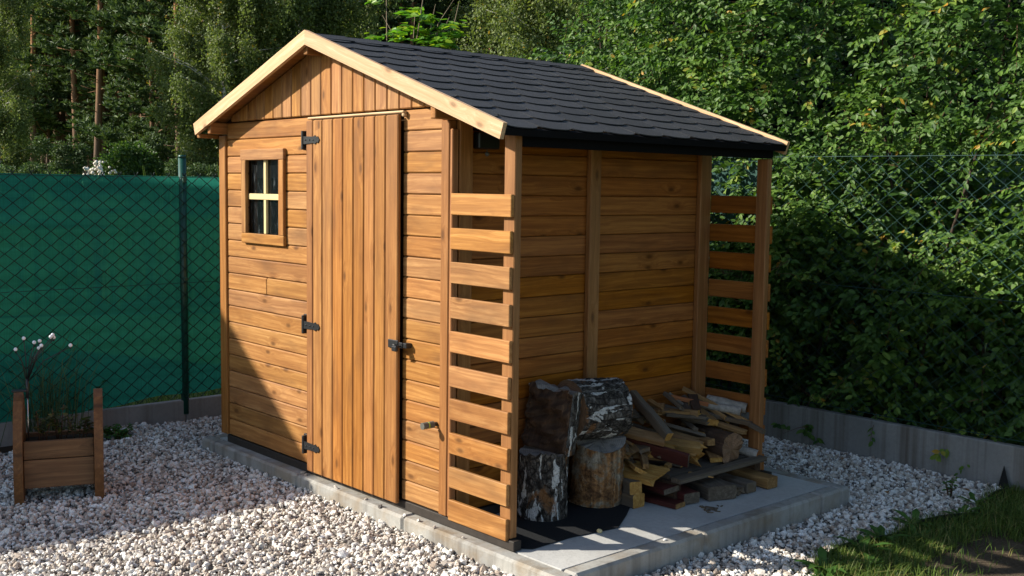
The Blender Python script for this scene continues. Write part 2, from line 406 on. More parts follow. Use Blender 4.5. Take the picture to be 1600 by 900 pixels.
def meadow_mat():
    t=NT('meadow ground'); tc=t.n('ShaderNodeTexCoord').outputs['Object']
    n=t.noise(tc,.5,5,.6); f=t.noise(tc,24,4,.7)
    c=t.mix(t.rng(n,.35,.65),(.070,.115,.024),(.105,.14,.035)); c=t.mix(t.rng(f,.4,.7,0,.7),c,(.04,.065,.016))
    return t.done(t.bsdf(c,.95,.1,f,.8,.03))
M['meadow']=meadow_mat()
def soil_mat():
    t=NT('trodden soil'); tc=t.n('ShaderNodeTexCoord').outputs['Object']
    n=t.noise(tc,5,5,.65); f=t.noise(tc,90,4,.7)
    c=t.mix(t.rng(n,.35,.65),(.050,.036,.025),(.105,.08,.055)); c=t.mix(t.rng(f,.55,.72,0,.8),c,(.20,.165,.12))
    return t.done(t.bsdf(c,.95,.1,f,.9,.012))
M['trodden']=soil_mat()
M['render']=simple('pale render',(.55,.50,.42),.9,.1,0,.1,8)
M['tile']=simple('clay tiles',(.22,.075,.04),.8,.2,0,.3,12)

# ------------------------------------------------------------------ constants of the place (metres)
W1=2.242; WT=2.6746; D=1.92; ZS=-.052; ZG=-.145; ZGRAVEL=-.150
XA,ZA,SL=1.188,2.331,.339
XL,XR,YF,YB=-.097,2.748,-.115,1.945
def zroof(x): return ZA-SL*abs(x-XA)

# ------------------------------------------------------------------ ground
def sheet(name,poly,z,mat,kind='structure'):
    mb=MB(); mb.add([(x,y,z) for x,y in poly],[tuple(range(len(poly)))]); o=mb.build(name,mat); tag(o,kind=kind); return o
sheet('ground',[(-400,-400),(400,-400),(400,400),(-400,400)],-.185,M['meadow'])
sheet('gravel_path',[(-1.05,-6),(6.5,-6),(6.5,-1.2),(3.62,.7),(3.52,1.2),(3.47,2.0),(3.46,3.19),(-1.05,3.19)],-.162,M['gravelbed'])
gv=[];gf=[]
for j_ in range(13):
    y_=-.058-j_*.12
    for i_ in range(40):
        x_=-1.0+i_*.11; gv.append((x_,y_,-.161+.036*math.exp(-(-.06-y_)/.55)*min(1,max(0,(3.4-x_)/.5))))
for j_ in range(12):
    for i_ in range(39): a_=j_*40+i_; gf.append((a_,a_+40,a_+41,a_+1))
mb=MB(); mb.add(gv,gf); o=mb.build('gravel_bank',M['gravelbed']); tag(o,kind='structure')
sheet('soil',[(3.45,.6),(6.6,-1.3),(9,-1.3),(9,3.18),(3.42,3.18)],-.172,M['trodden'])

# slab with its kerb stones
X0,X1,Y0,Y1=-.15,3.08,-.06,2.14
kw=.085
mb=MB(); mb.box((X0+kw+.002,Y0+kw+.002,-.2),(X1-kw-.002,Y1-kw-.002,ZS),.001); o=mb.build('concrete_slab',M['slab']); tag(o,kind='structure')
mb=MB()
def kerbrow(a0,a1,fix0,fix1,ax,cuts):
    pts=[a0]+cuts+[a1]
    for p,q in zip(pts[:-1],pts[1:]):
        lo=[0,0,-.22]; hi=[0,0,ZS+random.uniform(.0,.003)]
        lo[ax]=p+.002; hi[ax]=q-.002; lo[1-ax]=fix0; hi[1-ax]=fix1
        mb.box(lo,hi,.012)
kerbrow(X0,X1,Y0,Y0+kw,0,[.03,.93,1.93,2.56] if False else [.02,1.0,1.985])
kerbrow(X0,X1,Y1-kw,Y1,0,[.85,1.85])
kerbrow(Y0+kw,Y1-kw,X0,X0+kw,1,[1.0]); kerbrow(Y0+kw,Y1-kw,X1-kw,X1,1,[.88,1.86])
o=mb.build('kerb',M['kerb']); tag(o,kind='structure')
mb=MB(); P=[(2.30,.05),(2.66,.045),(2.735,.10),(2.73,.34),(2.77,.62),(2.66,.80),(2.57,.93),(2.28,.95)]
mb.prism(P,Matrix.Translation((0,0,ZS+.003)),.003); o=mb.build('felt_strip',M['felt']); tag(o,'flat strip of black roofing felt lying on the slab under the big logs','felt')

# ------------------------------------------------------------------ the shed
shed=empty('garden_shed',(1.1,.9,0))
tag(shed,'honey brown wooden garden shed with black shingle roof and open log store','shed')
# front wall: planks, cut round the window
WX0,WX1,WZ0,WZ1=.335,.705,1.245,1.68
mb=MB()
def plank_rows(segs, k):
    z0=.1*k+.001; z1=.1*(k+1)-.001
    for a,b in segs: mb.box((a,.012,z0+.0006),(b,.034,z1-.0006),.0055)
for k in range(19):
    z0,z1=.1*k,.1*k+.1
    segs=[(.090,1.052),(1.88,2.186)]
    if z1>WZ0-.02 and z0<WZ1+.02: segs=[(.090,WX0-.01),(WX1+.01,1.052),(1.88,2.186)]
    elif k==9: segs=[(.090,.555),(.557,1.052),(1.88,2.186)]
    plank_rows(segs,k)
for a,b,c,d in ((.06,WX0-.012,.02,1.9),(WX1+.012,2.2,.02,1.9),(WX0-.012,WX1+.012,.02,WZ0-.02),(WX0-.012,WX1+.012,WZ1+.02,1.9)):
    mb.box((a,.026,c),(b,.044,d),.0005,rnd=.2,mi=1)
mb.build('front_wall',[M['plank'],M['groove']],shed)
# gable of vertical boards
mb=MB(); xs=[.02]+[.055+.1*k for k in range(22)]+[2.24]
for a,b in zip(xs[:-1],xs[1:]):
    if b-a<.01: continue
    zc=zroof((a+b)/2)-.045
    if zc<1.93: continue
    mb.box((a+.0028,.003,1.906),(b-.0028,.024,zc),.005,axis=2,top=lambda x,y:zroof(x)-.045)
mb.add([(.05,.0225,1.9),(2.23,.0225,1.9),(2.23,.0225,zroof(2.23)-.045),(XA,.0225,ZA-.05),(.05,.0225,zroof(.05)-.045)],[(0,1,2,3,4)],rnd=.1,mi=1)
mb.build('gable',[M['plank'],M['groove']],shed)
# side, back and left walls
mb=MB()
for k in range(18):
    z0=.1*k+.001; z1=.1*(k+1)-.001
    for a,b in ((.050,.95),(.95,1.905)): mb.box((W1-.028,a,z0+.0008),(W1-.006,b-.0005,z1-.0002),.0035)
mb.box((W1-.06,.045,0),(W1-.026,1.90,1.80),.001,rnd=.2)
mb.build('side_wall',M['plankshade'],shed)
mb=MB()
for k in range(19): mb.box((.09,D-.034,.1*k+.001),(2.19,D-.012,.1*k+.099),.0065)
mb.box((.06,D-.06,.0),(2.2,D-.030,1.9),.001,rnd=.2)
mb.add([(.05,D-.02,1.9),(2.2,D-.02,1.9),(2.2,D-.02,zroof(2.2)-.045),(XA,D-.02,ZA-.05),(.05,D-.02,zroof(.05)-.045)],[(0,1,2,3,4)],rnd=.1)
mb.build('back_wall',M['plank'],shed)
mb=MB()
for k in range(18): mb.box((.012,.05,.1*k+.001),(.034,1.88,.1*k+.099),.0065)
mb.box((.030,.045,0),(.05,1.88,1.82),.001,rnd=.2)
mb.build('left_wall',M['plank'],shed)
mb=MB(); mb.box((.06,.06,-.045),(2.17,1.86,-.005),.001); mb.build('floor',M['dark'],shed)
mb=MB(); mb.box((.055,1.0,0),(2.17,1.01,1.88),.001); mb.box((.052,.05,0),(.058,1.0,1.88),.001); mb.build('inner_lining',M['dark'],shed)
# posts and battens
def part(name,mat,*boxes,bev=.004,parent=shed):
    mb=MB()
    for lo,hi in boxes: mb.box(lo,hi,bev)
    return mb.build(name,mat,parent)
part('corner_post',M['post'],((.005,0,0),(.085,.045,1.826)))
part('corner_post',M['post'],((2.188,0,0),(2.247,.044,1.84)))
part('corner_post',M['post'],((.005,D-.045,0),(.085,D,1.826)))
part('batten',M['post'],((W1-.004,.047,0),(W1+.028,.125,1.845)))
part('batten',M['post'],((W1-.004,.907,0),(W1+.028,.985,1.85)))
part('batten',M['post'],((W1-.004,1.80,0),(W1+.028,1.895,1.845)))
part('batten',M['post'],((W1+.006,.004,0),(W1+.026,.040,1.8)))
part('lean_to_post',M['post'],((WT-.072,.0215,-.004),(WT,.062,1.79)))
part('lean_to_post',M['post'],((WT-.072,D-.063,-.004),(WT,D-.0225,1.712)))
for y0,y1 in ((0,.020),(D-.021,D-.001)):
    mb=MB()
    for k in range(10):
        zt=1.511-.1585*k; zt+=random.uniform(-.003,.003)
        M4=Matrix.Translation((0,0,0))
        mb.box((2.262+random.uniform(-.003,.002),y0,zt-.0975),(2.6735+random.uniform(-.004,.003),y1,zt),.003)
    mb.build('slat_screen',M['plank'] if y0<1 else M['plankshade'],shed)
mb=MB(); mb.box((WT-.030,.064,1.714),(WT+.003,1.899,1.790),.004); mb.build('eave_beam',M['beamblack'],shed)
# tarred bearers under everything
mb=MB(); mb.box((.06,.012,ZS+.001),(2.71,.058,-.006),.003); mb.box((.06,D-.05,ZS+.001),(2.73,D-.006,-.006),.003)
mb.box((.02,.06,ZS+.001),(.07,D-.052,-.006),.003); mb.box((W1-.05,.06,ZS+.001),(W1-.005,D-.052,-.006),.003)
mb.build('bearer',M['bearer'],shed)
# purlins, fascia
for x0,x1,z0 in ((.042,.080,1.834),(1.137,1.176,2.211),(2.222,2.260,1.841)):
    zt=min(zroof(x0),zroof(x1))-.041
    part('purlin',M['post'],((x0,-.091,z0),(x1,D+.004,zt)))
part('fascia',M['post'],((-.098,-.092,1.812),(-.058,D,1.838)))
# roof
roof=MB()
for sgn,xe in ((-1,XL),(1,XR)):
    for k in range(13):      # deck boards running along the ridge
        t0,t1=k/13,(k+1)/13
        xd=xe-sgn*.035; xa,xb=XA+(xd-XA)*t0,XA+(xd-XA)*t1
        za,zb=zroof(xa),zroof(xb); e=.0008*(1 if xb>xa else -1)
        ys=(-.092,D+.003)
        V=[(xa+e,y,za-o_) for y in ys for o_ in (.04,.022)]+[(xb-e,y,zb-o_) for y in ys for o_ in (.04,.022)]
        ro=random.uniform(0,30); wc=[(p[1]+ro,p[0]+ro,0) for p in V]
        F=[(0,1,3,2),(4,6,7,5),(0,4,5,1),(2,3,7,6),(1,5,7,3),(0,2,6,4)]
        roof.add(V,F,wc)
rf=roof.build('roof',M['soffit'],shed)
# shingles: courses of round-cornered tabs
sh=MB()
run=math.hypot(1,SL)
for sgn,xe in ((1,XR),(-1,XL)):
    Ls=abs(xe-XA)*run; nC=11; ex=Ls/nC; tw=.205
    dx=sgn/run; dz=-SL/run
    nx,nz=sgn*SL/run,1/run
    for c in range(nC):
        s0=c*ex-.085; s1=(c+1)*ex+ (.012 if c==nC-1 else 0)
        yo=-.093-(tw/2 if c%2 else 0)
        while yo<D+.003:
            y0=max(yo,-.093)+.0012; y1=min(yo+tw,D+.004)-.0012
            if y1-y0>.012:
                rr=min(.088,(y1-y0)*.46); pts=[]
                s0_=max(s0,.004)
                pts.append((y0,s0_))
                jt=random.uniform(-.003,.003)
                for q in range(6):
                    a=math.pi/2*q/5; pts.append((y0+rr-rr*math.cos(a), s1+jt-.062+.062*math.sin(a)))
                for q in range(6):
                    a=math.pi/2*(1-q/5); pts.append((y1-rr+rr*math.cos(a), s1+jt-.062+.062*math.sin(a)))
                pts.append((y1,s0_))
                n=len(pts); V=[]; lift=random.uniform(.0085,.0105)
                for up in (0,1):
                    for (y,s_) in pts:
                        h=-.025+ (lift*(s_-s0)/(s1-s0)) + (.0045 if up else 0)
                        h=h+.002
                        V.append((XA+dx*s_+nx*h, y, ZA+dz*s_+nz*h))
                top=list(range(n,2*n)); bot=list(range(n))[::-1]
                F=[top,bot]+[[i,(i+1)%n,n+(i+1)%n,n+i] for i in range(n)]
                if sgn>0: F=[f[::-1] for f in F]
                sh.add(V,F)
            yo+=tw
    # eave edge felt
    M_=[(XA+dx*(Ls-.02)+nx*-.019,ZA+dz*(Ls-.02)+nz*-.019),(XA+dx*(Ls+.004)+nx*-.019,ZA+dz*(Ls+.004)+nz*-.019),(XA+dx*(Ls+.004)+nx*-.050,ZA+dz*(Ls+.004)+nz*-.050),(XA+dx*(Ls-.02)+nx*-.050,ZA+dz*(Ls-.02)+nz*-.050)]
    V=[(x,-.092,z) for x,z in M_]+[(x,D+.003,z) for x,z in M_]
    if sgn>0: sh.add(V,[(0,1,2,3),(7,6,5,4),(0,4,5,1),(1,5,6,2),(2,6,7,3),(3,7,4,0)],rnd=.1,mi=1)
# ridge cap
for sgn in (1,-1):
    dx=sgn/run; dz=-SL/run; nx,nz=sgn*SL/run,1/run
    y=-.0925
    while y<D:
        y1=min(y+.22,D+.004)
        V=[]
        for yy,hh in ((y,.0005),(y1,.0045)):
            for s_ in (0,.11):
                for h in (-.010,-.006): h2=h+hh-.004; V.append((XA+dx*s_+nx*h2,yy,ZA+dz*s_+nz*h2))
        F=[(0,1,3,2),(4,6,7,5),(0,4,5,1),(2,3,7,6),(1,5,7,3),(0,2,6,4)]
        sh.add(V,F); y+=.215
o=sh.build('shingles',[M['shingle'],M['beamblack']],rf)
# barge boards
def barge(y0,y1,xe):
    mb=MB(); sgn=1 if xe>XA else -1; c=1/run; s_=SL/run; dep=.071
    hz=dep*run
    n=14; V=[];wc=[];ro=random.uniform(0,30)
    for i in range(n+1):
        t=i/n; x=XA+(xe-XA)*t
        z1=zroof(x)+.002; 
        # bottom edge: plumb at the ridge, square cut at the eave end
        xb=x-(sgn*dep*s_)*t; zb=(zroof(xb)-hz+.002)
        for y in (y0,y1):
            V+= [(x,y,z1),(xb,y,zb)]
            wc+=[(t*1.6+ro,ro+dep,y-y0),(t*1.6+ro,ro,y-y0)]
    F=[]
    for i in range(n):
        a=4*i;b=a+4
        F+= [(a,a+1,b+1,b),(a+2,b+2,b+3,a+3),(a,b,b+2,a+2),(a+1,a+3,b+3,b+1)]
    F+=[(0,2,3,1),(4*n,4*n+1,4*n+3,4*n+2)]
    if sgn<0: F=[f[::-1] for f in F]
    mb.add(V,F,wc)
    return mb.build('barge_board',M['barge'],rf)
for xe in (XL,XR):
    barge(YF,YF+.022,xe); barge(YB-.021,YB+.001,xe)
# window
win=MB(); fy0,fy1=-.010,.0115
win.box((.290,fy0,1.676),(.786,fy1,1.738),.003); win.box((.300,fy0,1.194),(.788,fy1,1.252),.003)
win.box((.300,fy0,1.2525),(.352,fy1,1.6755),.003); win.box((.730,fy0,1.2525),(.784,fy1,1.6755),.003)
wf=win.build('window',M['plank'],shed)
mb=MB(); mb.box((.345,.030,1.244),(.737,.034,1.684),.0005); mb.build('pane',M['glass'],wf)
mb=MB(); mb.box((.353,.010,1.449),(.729,.029,1.483),.002); mb.box((.528,.012,1.253),(.554,.0285,1.4485),.002); mb.box((.528,.012,1.4835),(.554,.0285,1.675),.002)
mb.build('muntin',M['cream'],wf)
# door
dxs=[1.052,1.119,1.212,1.312,1.408,1.505,1.599,1.692,1.784,1.890]
mb=MB()
for a,b in zip(dxs[:-1],dxs[1:]): mb.box((a+.0026,-.026,-.022+.006*(a-1.05)),(b-.0026,-.004,1.878),.005)
mb.box((1.054,-.012,-.01),(1.884,-.003,1.872),.001,rnd=.05,axis=2,mi=1)
door=mb.build('door',[M['door'],M['groove']],shed)
part('door_lath',M['raw'],((1.050,-.016,1.885),(1.915,.010,1.8965)),((1.895,-.012,1.868),(1.915,.010,1.8845)))
def hinge(z):
    mb=MB()
    mb.box((.988,-.004,z-.052),(1.026,.013,z+.052),.002); mb.box((1.018,-.036,z-.05),(1.034,-.004,z+.05),.003)
    out=[(0,-.021),(.10,-.017),(.115,-.024),(.130,-.012),(.142,-.018),(.152,-.008),(.158,0),(.152,.008),(.142,.018),(.130,.012),(.115,.024),(.10,.017),(0,.021)]
    Mx=Matrix(((1,0,0,1.036),(0,0,1,-.0315),(0,1,0,z),(0,0,0,1)))
    mb.prism(out,Mx,.0045)
    for x in (1.06,1.10,1.135): mb.ball((x,-.0325,z),.0042,6,4)
    for q in (-.035,0,.035): mb.ball((1.005,-.0045,z+q),.0045,6,4)
    mb.build('hinge',M['iron'],door)
for z in (1.775,.782,.118): hinge(z)
mb=MB(); mb.box((1.822,-.034,.752),(1.905,-.0265,.794),.004); mb.box((1.905,-.030,.758),(1.935,-.022,.786),.003); mb.box((1.925,-.024,.76),(1.96,.012,.784),.003)
hs=mb.build('hasp',M['iron'],door)
mb=MB(); mb.tube([(1.893,-.035,.772),(1.893,-.052,.776),(1.905,-.060,.776),(1.922,-.052,.772),(1.924,-.030,.768)],.004,8); mb.box((1.890,-.062,.744),(1.928,-.044,.770),.004)
mb.build('padlock',M['iron'],hs)
# hose connector in the wall
mb=MB()
def ring(mb,x,z,y0,y1,r,mi): mb.tube([(x,y0,z),(x,y1,z)],r,14,mi=mi,smooth=False)
cx,cz=2.158,.424
ring(mb,cx,cz,.014,-.010,.010,2); ring(mb,cx,cz,-.010,-.036,.0165,0); ring(mb,cx,cz,-.036,-.044,.0145,1); ring(mb,cx,cz,-.044,-.074,.0165,0)
mb.build('hose_connector',[M['greyplastic'],M['lime'],M['plasticblack']],shed)

# wall lamp under the eave of the log store
lamp=empty('wall_lamp',(W1,.205,1.72)); tag(lamp,'small black box lamp with hanging pull ball high on the shed side wall','lamp')
part('lamp_body',M['plasticblack'],((W1-.004,.145,1.715),(W1+.045,.275,1.790)),bev=.006,parent=lamp)
mb=MB(); mb.tube([(W1+.03,.205,1.716),(W1+.03,.206,1.70)],.0025,5); mb.ball((W1+.03,.206,1.692),.011); mb.build('pull_cord',M['greyplastic'],lamp)

# ------------------------------------------------------------------ firewood
def log_round(name,label,base,axis,L,r,mats,sq=(1,1),noise=.05,seed=0,tiltcut=None,cut=None,flare=0.,group=None):
    """sawn log: rough side (slot 0) and ring ends (slot 1); cut = unit vector+offset of a split face (slot 2)"""
    rs=np.random.default_rng(seed); ax=Vector(axis).normalized(); u=ax.orthogonal().normalized() if abs(ax.z)<.9 else Vector((1,0,0)); u=(u-ax*u.dot(ax)).normalized(); w=ax.cross(u)
    ns,nr=64,26; ph=rs.uniform(0,6.28,8); am=rs.uniform(.2,1,8)
    bumps=rs.normal(0,1,(nr+1,ns)); bumps=(bumps+np.roll(bumps,1,1)+np.roll(bumps,-1,1))/2.2
    V=[];wc=[]
    base=Vector(base)
    for i in range(nr+1):
        for k in range(ns):
            th=2*math.pi*k/ns
            rr=r*(1+noise*sum(am[j]*math.cos((j+2)*th+ph[j]+ .6*i/nr)/(j+1.5) for j in range(5))+noise*.34*bumps[i,k]+flare*(1-i/nr)**3)
            a_,b_=rr*math.cos(th)*sq[0],rr*math.sin(th)*sq[1]
            if cut is not None:
                d=a_*cut[0]+b_*cut[1]-cut[2]*r
                if d>0: d+=r*(.10*math.sin(i*.55+k*.21+seed)+.06*math.sin(i*1.3-k*.5)+.03*bumps[i,k]); a_-=cut[0]*d; b_-=cut[1]*d
            h=L*i/nr+(.010*bumps[0,k]+.012*math.sin(2*th+seed) if i==nr else 0)
            if tiltcut and i/nr>.5: h+= (tiltcut[0]*a_+tiltcut[1]*b_)*(i/nr-.5)*2
            V.append(base+ax*h+u*a_+w*b_); wc.append((h+seed*3.3, r*th+seed*1.7, 0.))
    F=[];mi=[]
    for i in range(nr):
        for k in range(ns):
            k2=(k+1)%ns
            F.append((i*ns+k,i*ns+k2,(i+1)*ns+k2,(i+1)*ns+k))
            th=2*math.pi*(k+.5)/ns
            iscut=cut is not None and (r*math.cos(th)*sq[0]*cut[0]+r*math.sin(th)*sq[1]*cut[1])>cut[2]*r*1.02
            mi.append(2 if iscut else 0)
    mb=MB(); mb.add(V,F,wc,.5,0,True); mb.mi=mi; mb.sm=[m!=2 for m in mi]
    for e,flip in ((0,True),(nr,False)):
        rim=[Vector(V[e*ns+k]) for k in range(ns)]; c=sum(rim,Vector())/ns
        VV=[c]+rim; WW=[(0,0,0)]+[tuple(( (p-c).dot(u),(p-c).dot(w),0)) for p in rim]
        FF=[(0,1+k,1+(k+1)%ns) for k in range(ns)]
        if flip: FF=[f[::-1] for f in FF]
        mb.add(VV,FF,WW,.5,1)
    o=mb.build(name,mats); tag(o,label,'log',group); return o
BL=[M['birchlog'],M['logend'],M['splitface']]
log_round('birch_log','upright birch log with white bark flecks, standing lowest beside the front post',(2.385,.485,ZS+.007),(.02,.02,1),.315,.124,BL,noise=.045,seed=3,flare=.05)
log_round('birch_log','upright debarked log with orange brown stripped side and slanting sawn top',(2.410,.835,ZS+.007),(.03,.05,1),.32,.126,[M['barelog'],M['logend'],M['splitface']],noise=.09,seed=5,tiltcut=(-.1,.28))
log_round('birch_log','split birch log with dark flat face, stacked on the lowest upright log',(2.395,.505,.272),(.06,.10,1),.30,.140,BL,noise=.05,seed=8,cut=(.10,-.99,.22))
log_round('birch_log','thick birch log lying on its side with white bark streaks, topmost of the logs',(2.395,.645,.445),(.10,.99,-.05),.315,.146,[M['birchlog'],M['logendbrown'],M['splitface']],noise=.05,seed=11)

def stick(name,label,p0,p1,w,h,mat,roll=0.,taper=1.,jit=.08,jag=0.,group='split firewood pieces in the heap',end=None,round_=False,cat='firewood'):
    a,b=Vector(p0),Vector(p1); ax=(b-a); L=ax.length; ax.normalize()
    s_=ax.cross(Vector((0,0,1))).normalized(); t_=s_.cross(ax)
    s2=s_*math.cos(roll)+t_*math.sin(roll); t2=-s_*math.sin(roll)+t_*math.cos(roll)
    if round_: prof=[(math.cos(2*math.pi*k/14)*.5*(1+random.uniform(-.06,.06)),math.sin(2*math.pi*k/14)*.5*(1+random.uniform(-.06,.06))) for k in range(14)]
    else:
        e=.42; prof=[(-.5,-e),(-e,-.5),(e,-.5),(.5,-e),(.5,e),(e,.5),(-e,.5),(-.5,e)]
        prof=[(x*(1+random.uniform(-jit,jit)),y*(1+random.uniform(-jit*1.6,jit*1.6))) for x,y in prof]
    n=7; V=[];wc=[];ro=random.uniform(0,40); m=len(prof)
    for i in range(n+1):
        t=i/n; k=1+(taper-1)*t
        bend=math.sin(t*math.pi)*random.uniform(-.15,.15)*min(w,h)*jit*4
        for x,y in prof:
            dd=random.uniform(-jag,jag) if (i==n) else (random.uniform(-jag,jag)*.4 if i==0 else 0)
            jx=1+random.uniform(-jit,jit)*.5
            V.append(a+ax*(L*t+dd)+s2*(x*w*k*jx)+t2*(y*h*k*jx+bend)); wc.append((L*t+ro,x*w+ro,y*h))
    F=[]; 
    for i in range(n):
        for k in range(m):
            F.append((i*m+k,i*m+(k+1)%m,(i+1)*m+(k+1)%m,(i+1)*m+k))
    mb=MB(); mb.add(V,F,wc,None,0,round_)
    mb.add([V[k] for k in range(m)],[tuple(range(m))[::-1]],[wc[k] for k in range(m)],.5,1)
    c=sum([Vector(V[n*m+k]) for k in range(m)],Vector())/m - ax*jag*.6
    mb.add([V[n*m+k] for k in range(m)]+[c],[(k,(k+1)%m,m) for k in range(m)],[wc[n*m+k] for k in range(m)]+[(ro,ro,0)],.5,1)
    o=mb.build(name,[mat,end or mat]); tag(o,label,cat,group); return o
T=M
FW='firewood_piece'
stick(FW,'grey brown squared batten leaning down the front of the heap with a pale sawn end',(2.29,1.235,.445),(2.585,1.196,.268),.045,.05,T['old'],end=T['yellow'])
stick('board','wide maroon painted board sloping out of the left side of the heap',(2.34,1.10,.215),(2.67,1.255,.150),.022,.085,T['maroon'],roll=-.5,end=T['grey'],jit=.03)
stick(FW,'long thin grey lath lying highest across the right of the heap',(2.285,1.67,.425),(2.61,1.857,.258),.030,.022,T['tan'],end=T['yellow'])
stick(FW,'grey lath end poking past the far lean-to post',(2.45,1.83,.305),(2.72,1.838,.226),.028,.022,T['old'])
stick(FW,'short orange stained lath at the back of the heap by the side wall',(2.31,1.535,.397),(2.44,1.70,.352),.024,.022,T['orange'])
stick('birch_branch','white barked birch branch high at the right end of the heap',(2.36,1.795,.355),(2.565,1.95-.06,.325),.062,.060,T['birchbranch'],end=T['tan'],round_=True)
stick('birch_branch','second white birch branch lying in front of the high one',(2.36,1.72,.345),(2.57,1.83,.315),.048,.046,T['birchbranch'],end=T['tan'],round_=True)
stick('birch_branch','small hollow white birch branch low at the right on the shelf board',(2.48,1.78,.122),(2.685,1.84,.094),.052,.050,T['birchbranch'],end=T['orange'],round_=True)
log_round('dark_log','thick dark barked log lying inside the right of the heap',(2.36,1.66,.155),(.93,-.05,-.03),.29,.082,[M['rootbark'] if False else M['splitface'],M['logendbrown'],M['splitface']],noise=.10,seed=21)
stick(FW,'grey split shard lying right of centre on top of the heap',(2.38,1.705,.298),(2.63,1.842,.258),.05,.022,T['old'],jag=.012)
stick(FW,'tan split shard just below the grey shard on top of the heap',(2.40,1.69,.268),(2.65,1.765,.222),.045,.024,T['tan'],jag=.012)
stick(FW,'pale grey board end lying flat at the top middle of the heap',(2.38,1.41,.326),(2.52,1.585,.309),.06,.018,T['grey'],jag=.01)
stick(FW,'olive tan plank wedged behind the maroon board',(2.36,1.07,.282),(2.565,1.19,.243),.07,.03,T['tan'],roll=-.4)
stick(FW,'jagged broken yellow wood in the middle of the heap',(2.40,1.36,.18),(2.62,1.40,.185),.075,.035,T['yellow'],jag=.035,roll=-.3)
stick(FW,'splintered yellow wood hanging below the jagged broken piece',(2.40,1.43,.142),(2.635,1.385,.135),.05,.06,T['yellow'],jag=.04,roll=-.5)
stick(FW,'short tan block right of the jagged yellow wood',(2.42,1.57,.178),(2.61,1.52,.195),.05,.035,T['tan'])
stick(FW,'wide flat yellow split plank below the maroon board',(2.38,1.02,.105),(2.67,1.05,.098),.16,.022,T['yellow'],jag=.03,roll=-.25)
stick(FW,'thin yellow splinter pointing right below the flat yellow plank',(2.48,1.26,.079),(2.75,1.36,.062),.024,.014,T['yellow'],taper=.4)
stick('board','maroon painted board lying flat under the yellow plank',(2.36,1.16,.022),(2.69,1.10,.028),.10,.028,T['maroon'],end=T['grey'],roll=-.15,jit=.03)
stick('board','maroon painted board resting on the slab below the other maroon boards',(2.36,1.285,-.012),(2.745,1.195,-.018),.10,.055,T['maroon'],end=T['grey'],jit=.03)
stick('board','maroon board with worn bare end lying lowest on the slab',(2.44,1.075,-.037),(2.75,1.10,-.037),.085,.026,T['maroon'],end=T['tan'],jit=.03)
stick('timber_block','square tan timber end, upper of the pair beside the stripped log',(2.36,1.005,.040),(2.605,.925,.050),.07,.065,T['old'],end=T['yellow'],jit=.03)
stick('timber_block','square tan timber end, lower of the pair beside the stripped log',(2.36,.95,-.020),(2.61,.945,-.016),.085,.068,T['old'],end=T['yellow'],jit=.03)
stick('shelf_board','long dark board along the front of the heap carrying the firewood',(2.695,1.125,.072),(2.70,1.86,.076),.06,.026,T['grey'],group=None,cat='board',jit=.03)
stick('shelf_board','dark inner board carrying the firewood near the side wall',(2.40,1.17,.070),(2.40,1.85,.070),.16,.024,T['grey'],group=None,cat='board',jit=.03)
stick('shelf_board','dark middle board carrying the firewood behind the front one',(2.56,1.16,.070),(2.56,1.86,.070),.14,.024,T['grey'],group=None,cat='board',jit=.03)
for nm,y,lb in (('timber_block',1.16,'dark upright timber block holding up the left end of the shelf board'),('timber_block',1.845,'dark upright timber block holding up the right end of the shelf board')):
    stick(nm,lb,(2.36,y,.004),(2.68,y,.004),.05,.105,T['splitface'],group=None,jit=.02,cat='block')
stick('beam','thick grey timber beam lying on the slab under the shelf board',(2.42,1.52,-.012),(2.80,1.375,-.012),.165,.072,T['grey'],group=None,jit=.03,cat='beam')
stick('beam','grey brown squared beam between the thick beam and the far post',(2.42,1.635,-.020),(2.815,1.605,-.020),.075,.055,T['old'],group=None,jit=.03,cat='beam')
stick('beam','brown squared beam poking out past the far post over the slab',(2.42,1.80,-.018),(2.835,1.765,-.018),.085,.060,T['tan'],group=None,jit=.03,cat='beam')
stick('beam','short broken brown beam tucked beside the thick grey beam',(2.5,1.55,-.028),(2.80,1.525,-.026),.055,.045,T['old'],group=None,jit=.06,jag=.02,cat='beam')
# the loose fill of the heap
rs=random.Random(5)
for i in range(64):
    y=rs.uniform(1.02,1.86); lay=rs.random()
    zmax=.15+.19*min(1,(y-1.0)/.35); z=.098+(zmax-.06)*lay
    ang=rs.gauss(0,.45); L=rs.uniform(.18,.34); x1=rs.uniform(2.48,2.655)-.15*lay
    p1=Vector((x1,y+math.sin(ang)*L*.5,z+rs.uniform(-.02,.01))); p0=Vector((max(2.29,x1-math.cos(ang)*L),y-math.sin(ang)*L*.5,z+rs.uniform(-.005,.05)))
    for p in (p0,p1): p.y=min(max(p.y,1.0),1.87)
    mt=rs.choice(['old','old','old','grey','grey','tan','tan','yellow','splitface'])
    stick(FW,'small split piece of weathered firewood in the loose heap under the lean-to roof',p0,p1,rs.uniform(.025,.075),rs.uniform(.015,.04),T[mt],roll=rs.uniform(-.6,.6),jag=rs.uniform(.002,.015),taper=rs.uniform(.6,1.05),end=T['yellow'] if rs.random()<.3 else None)
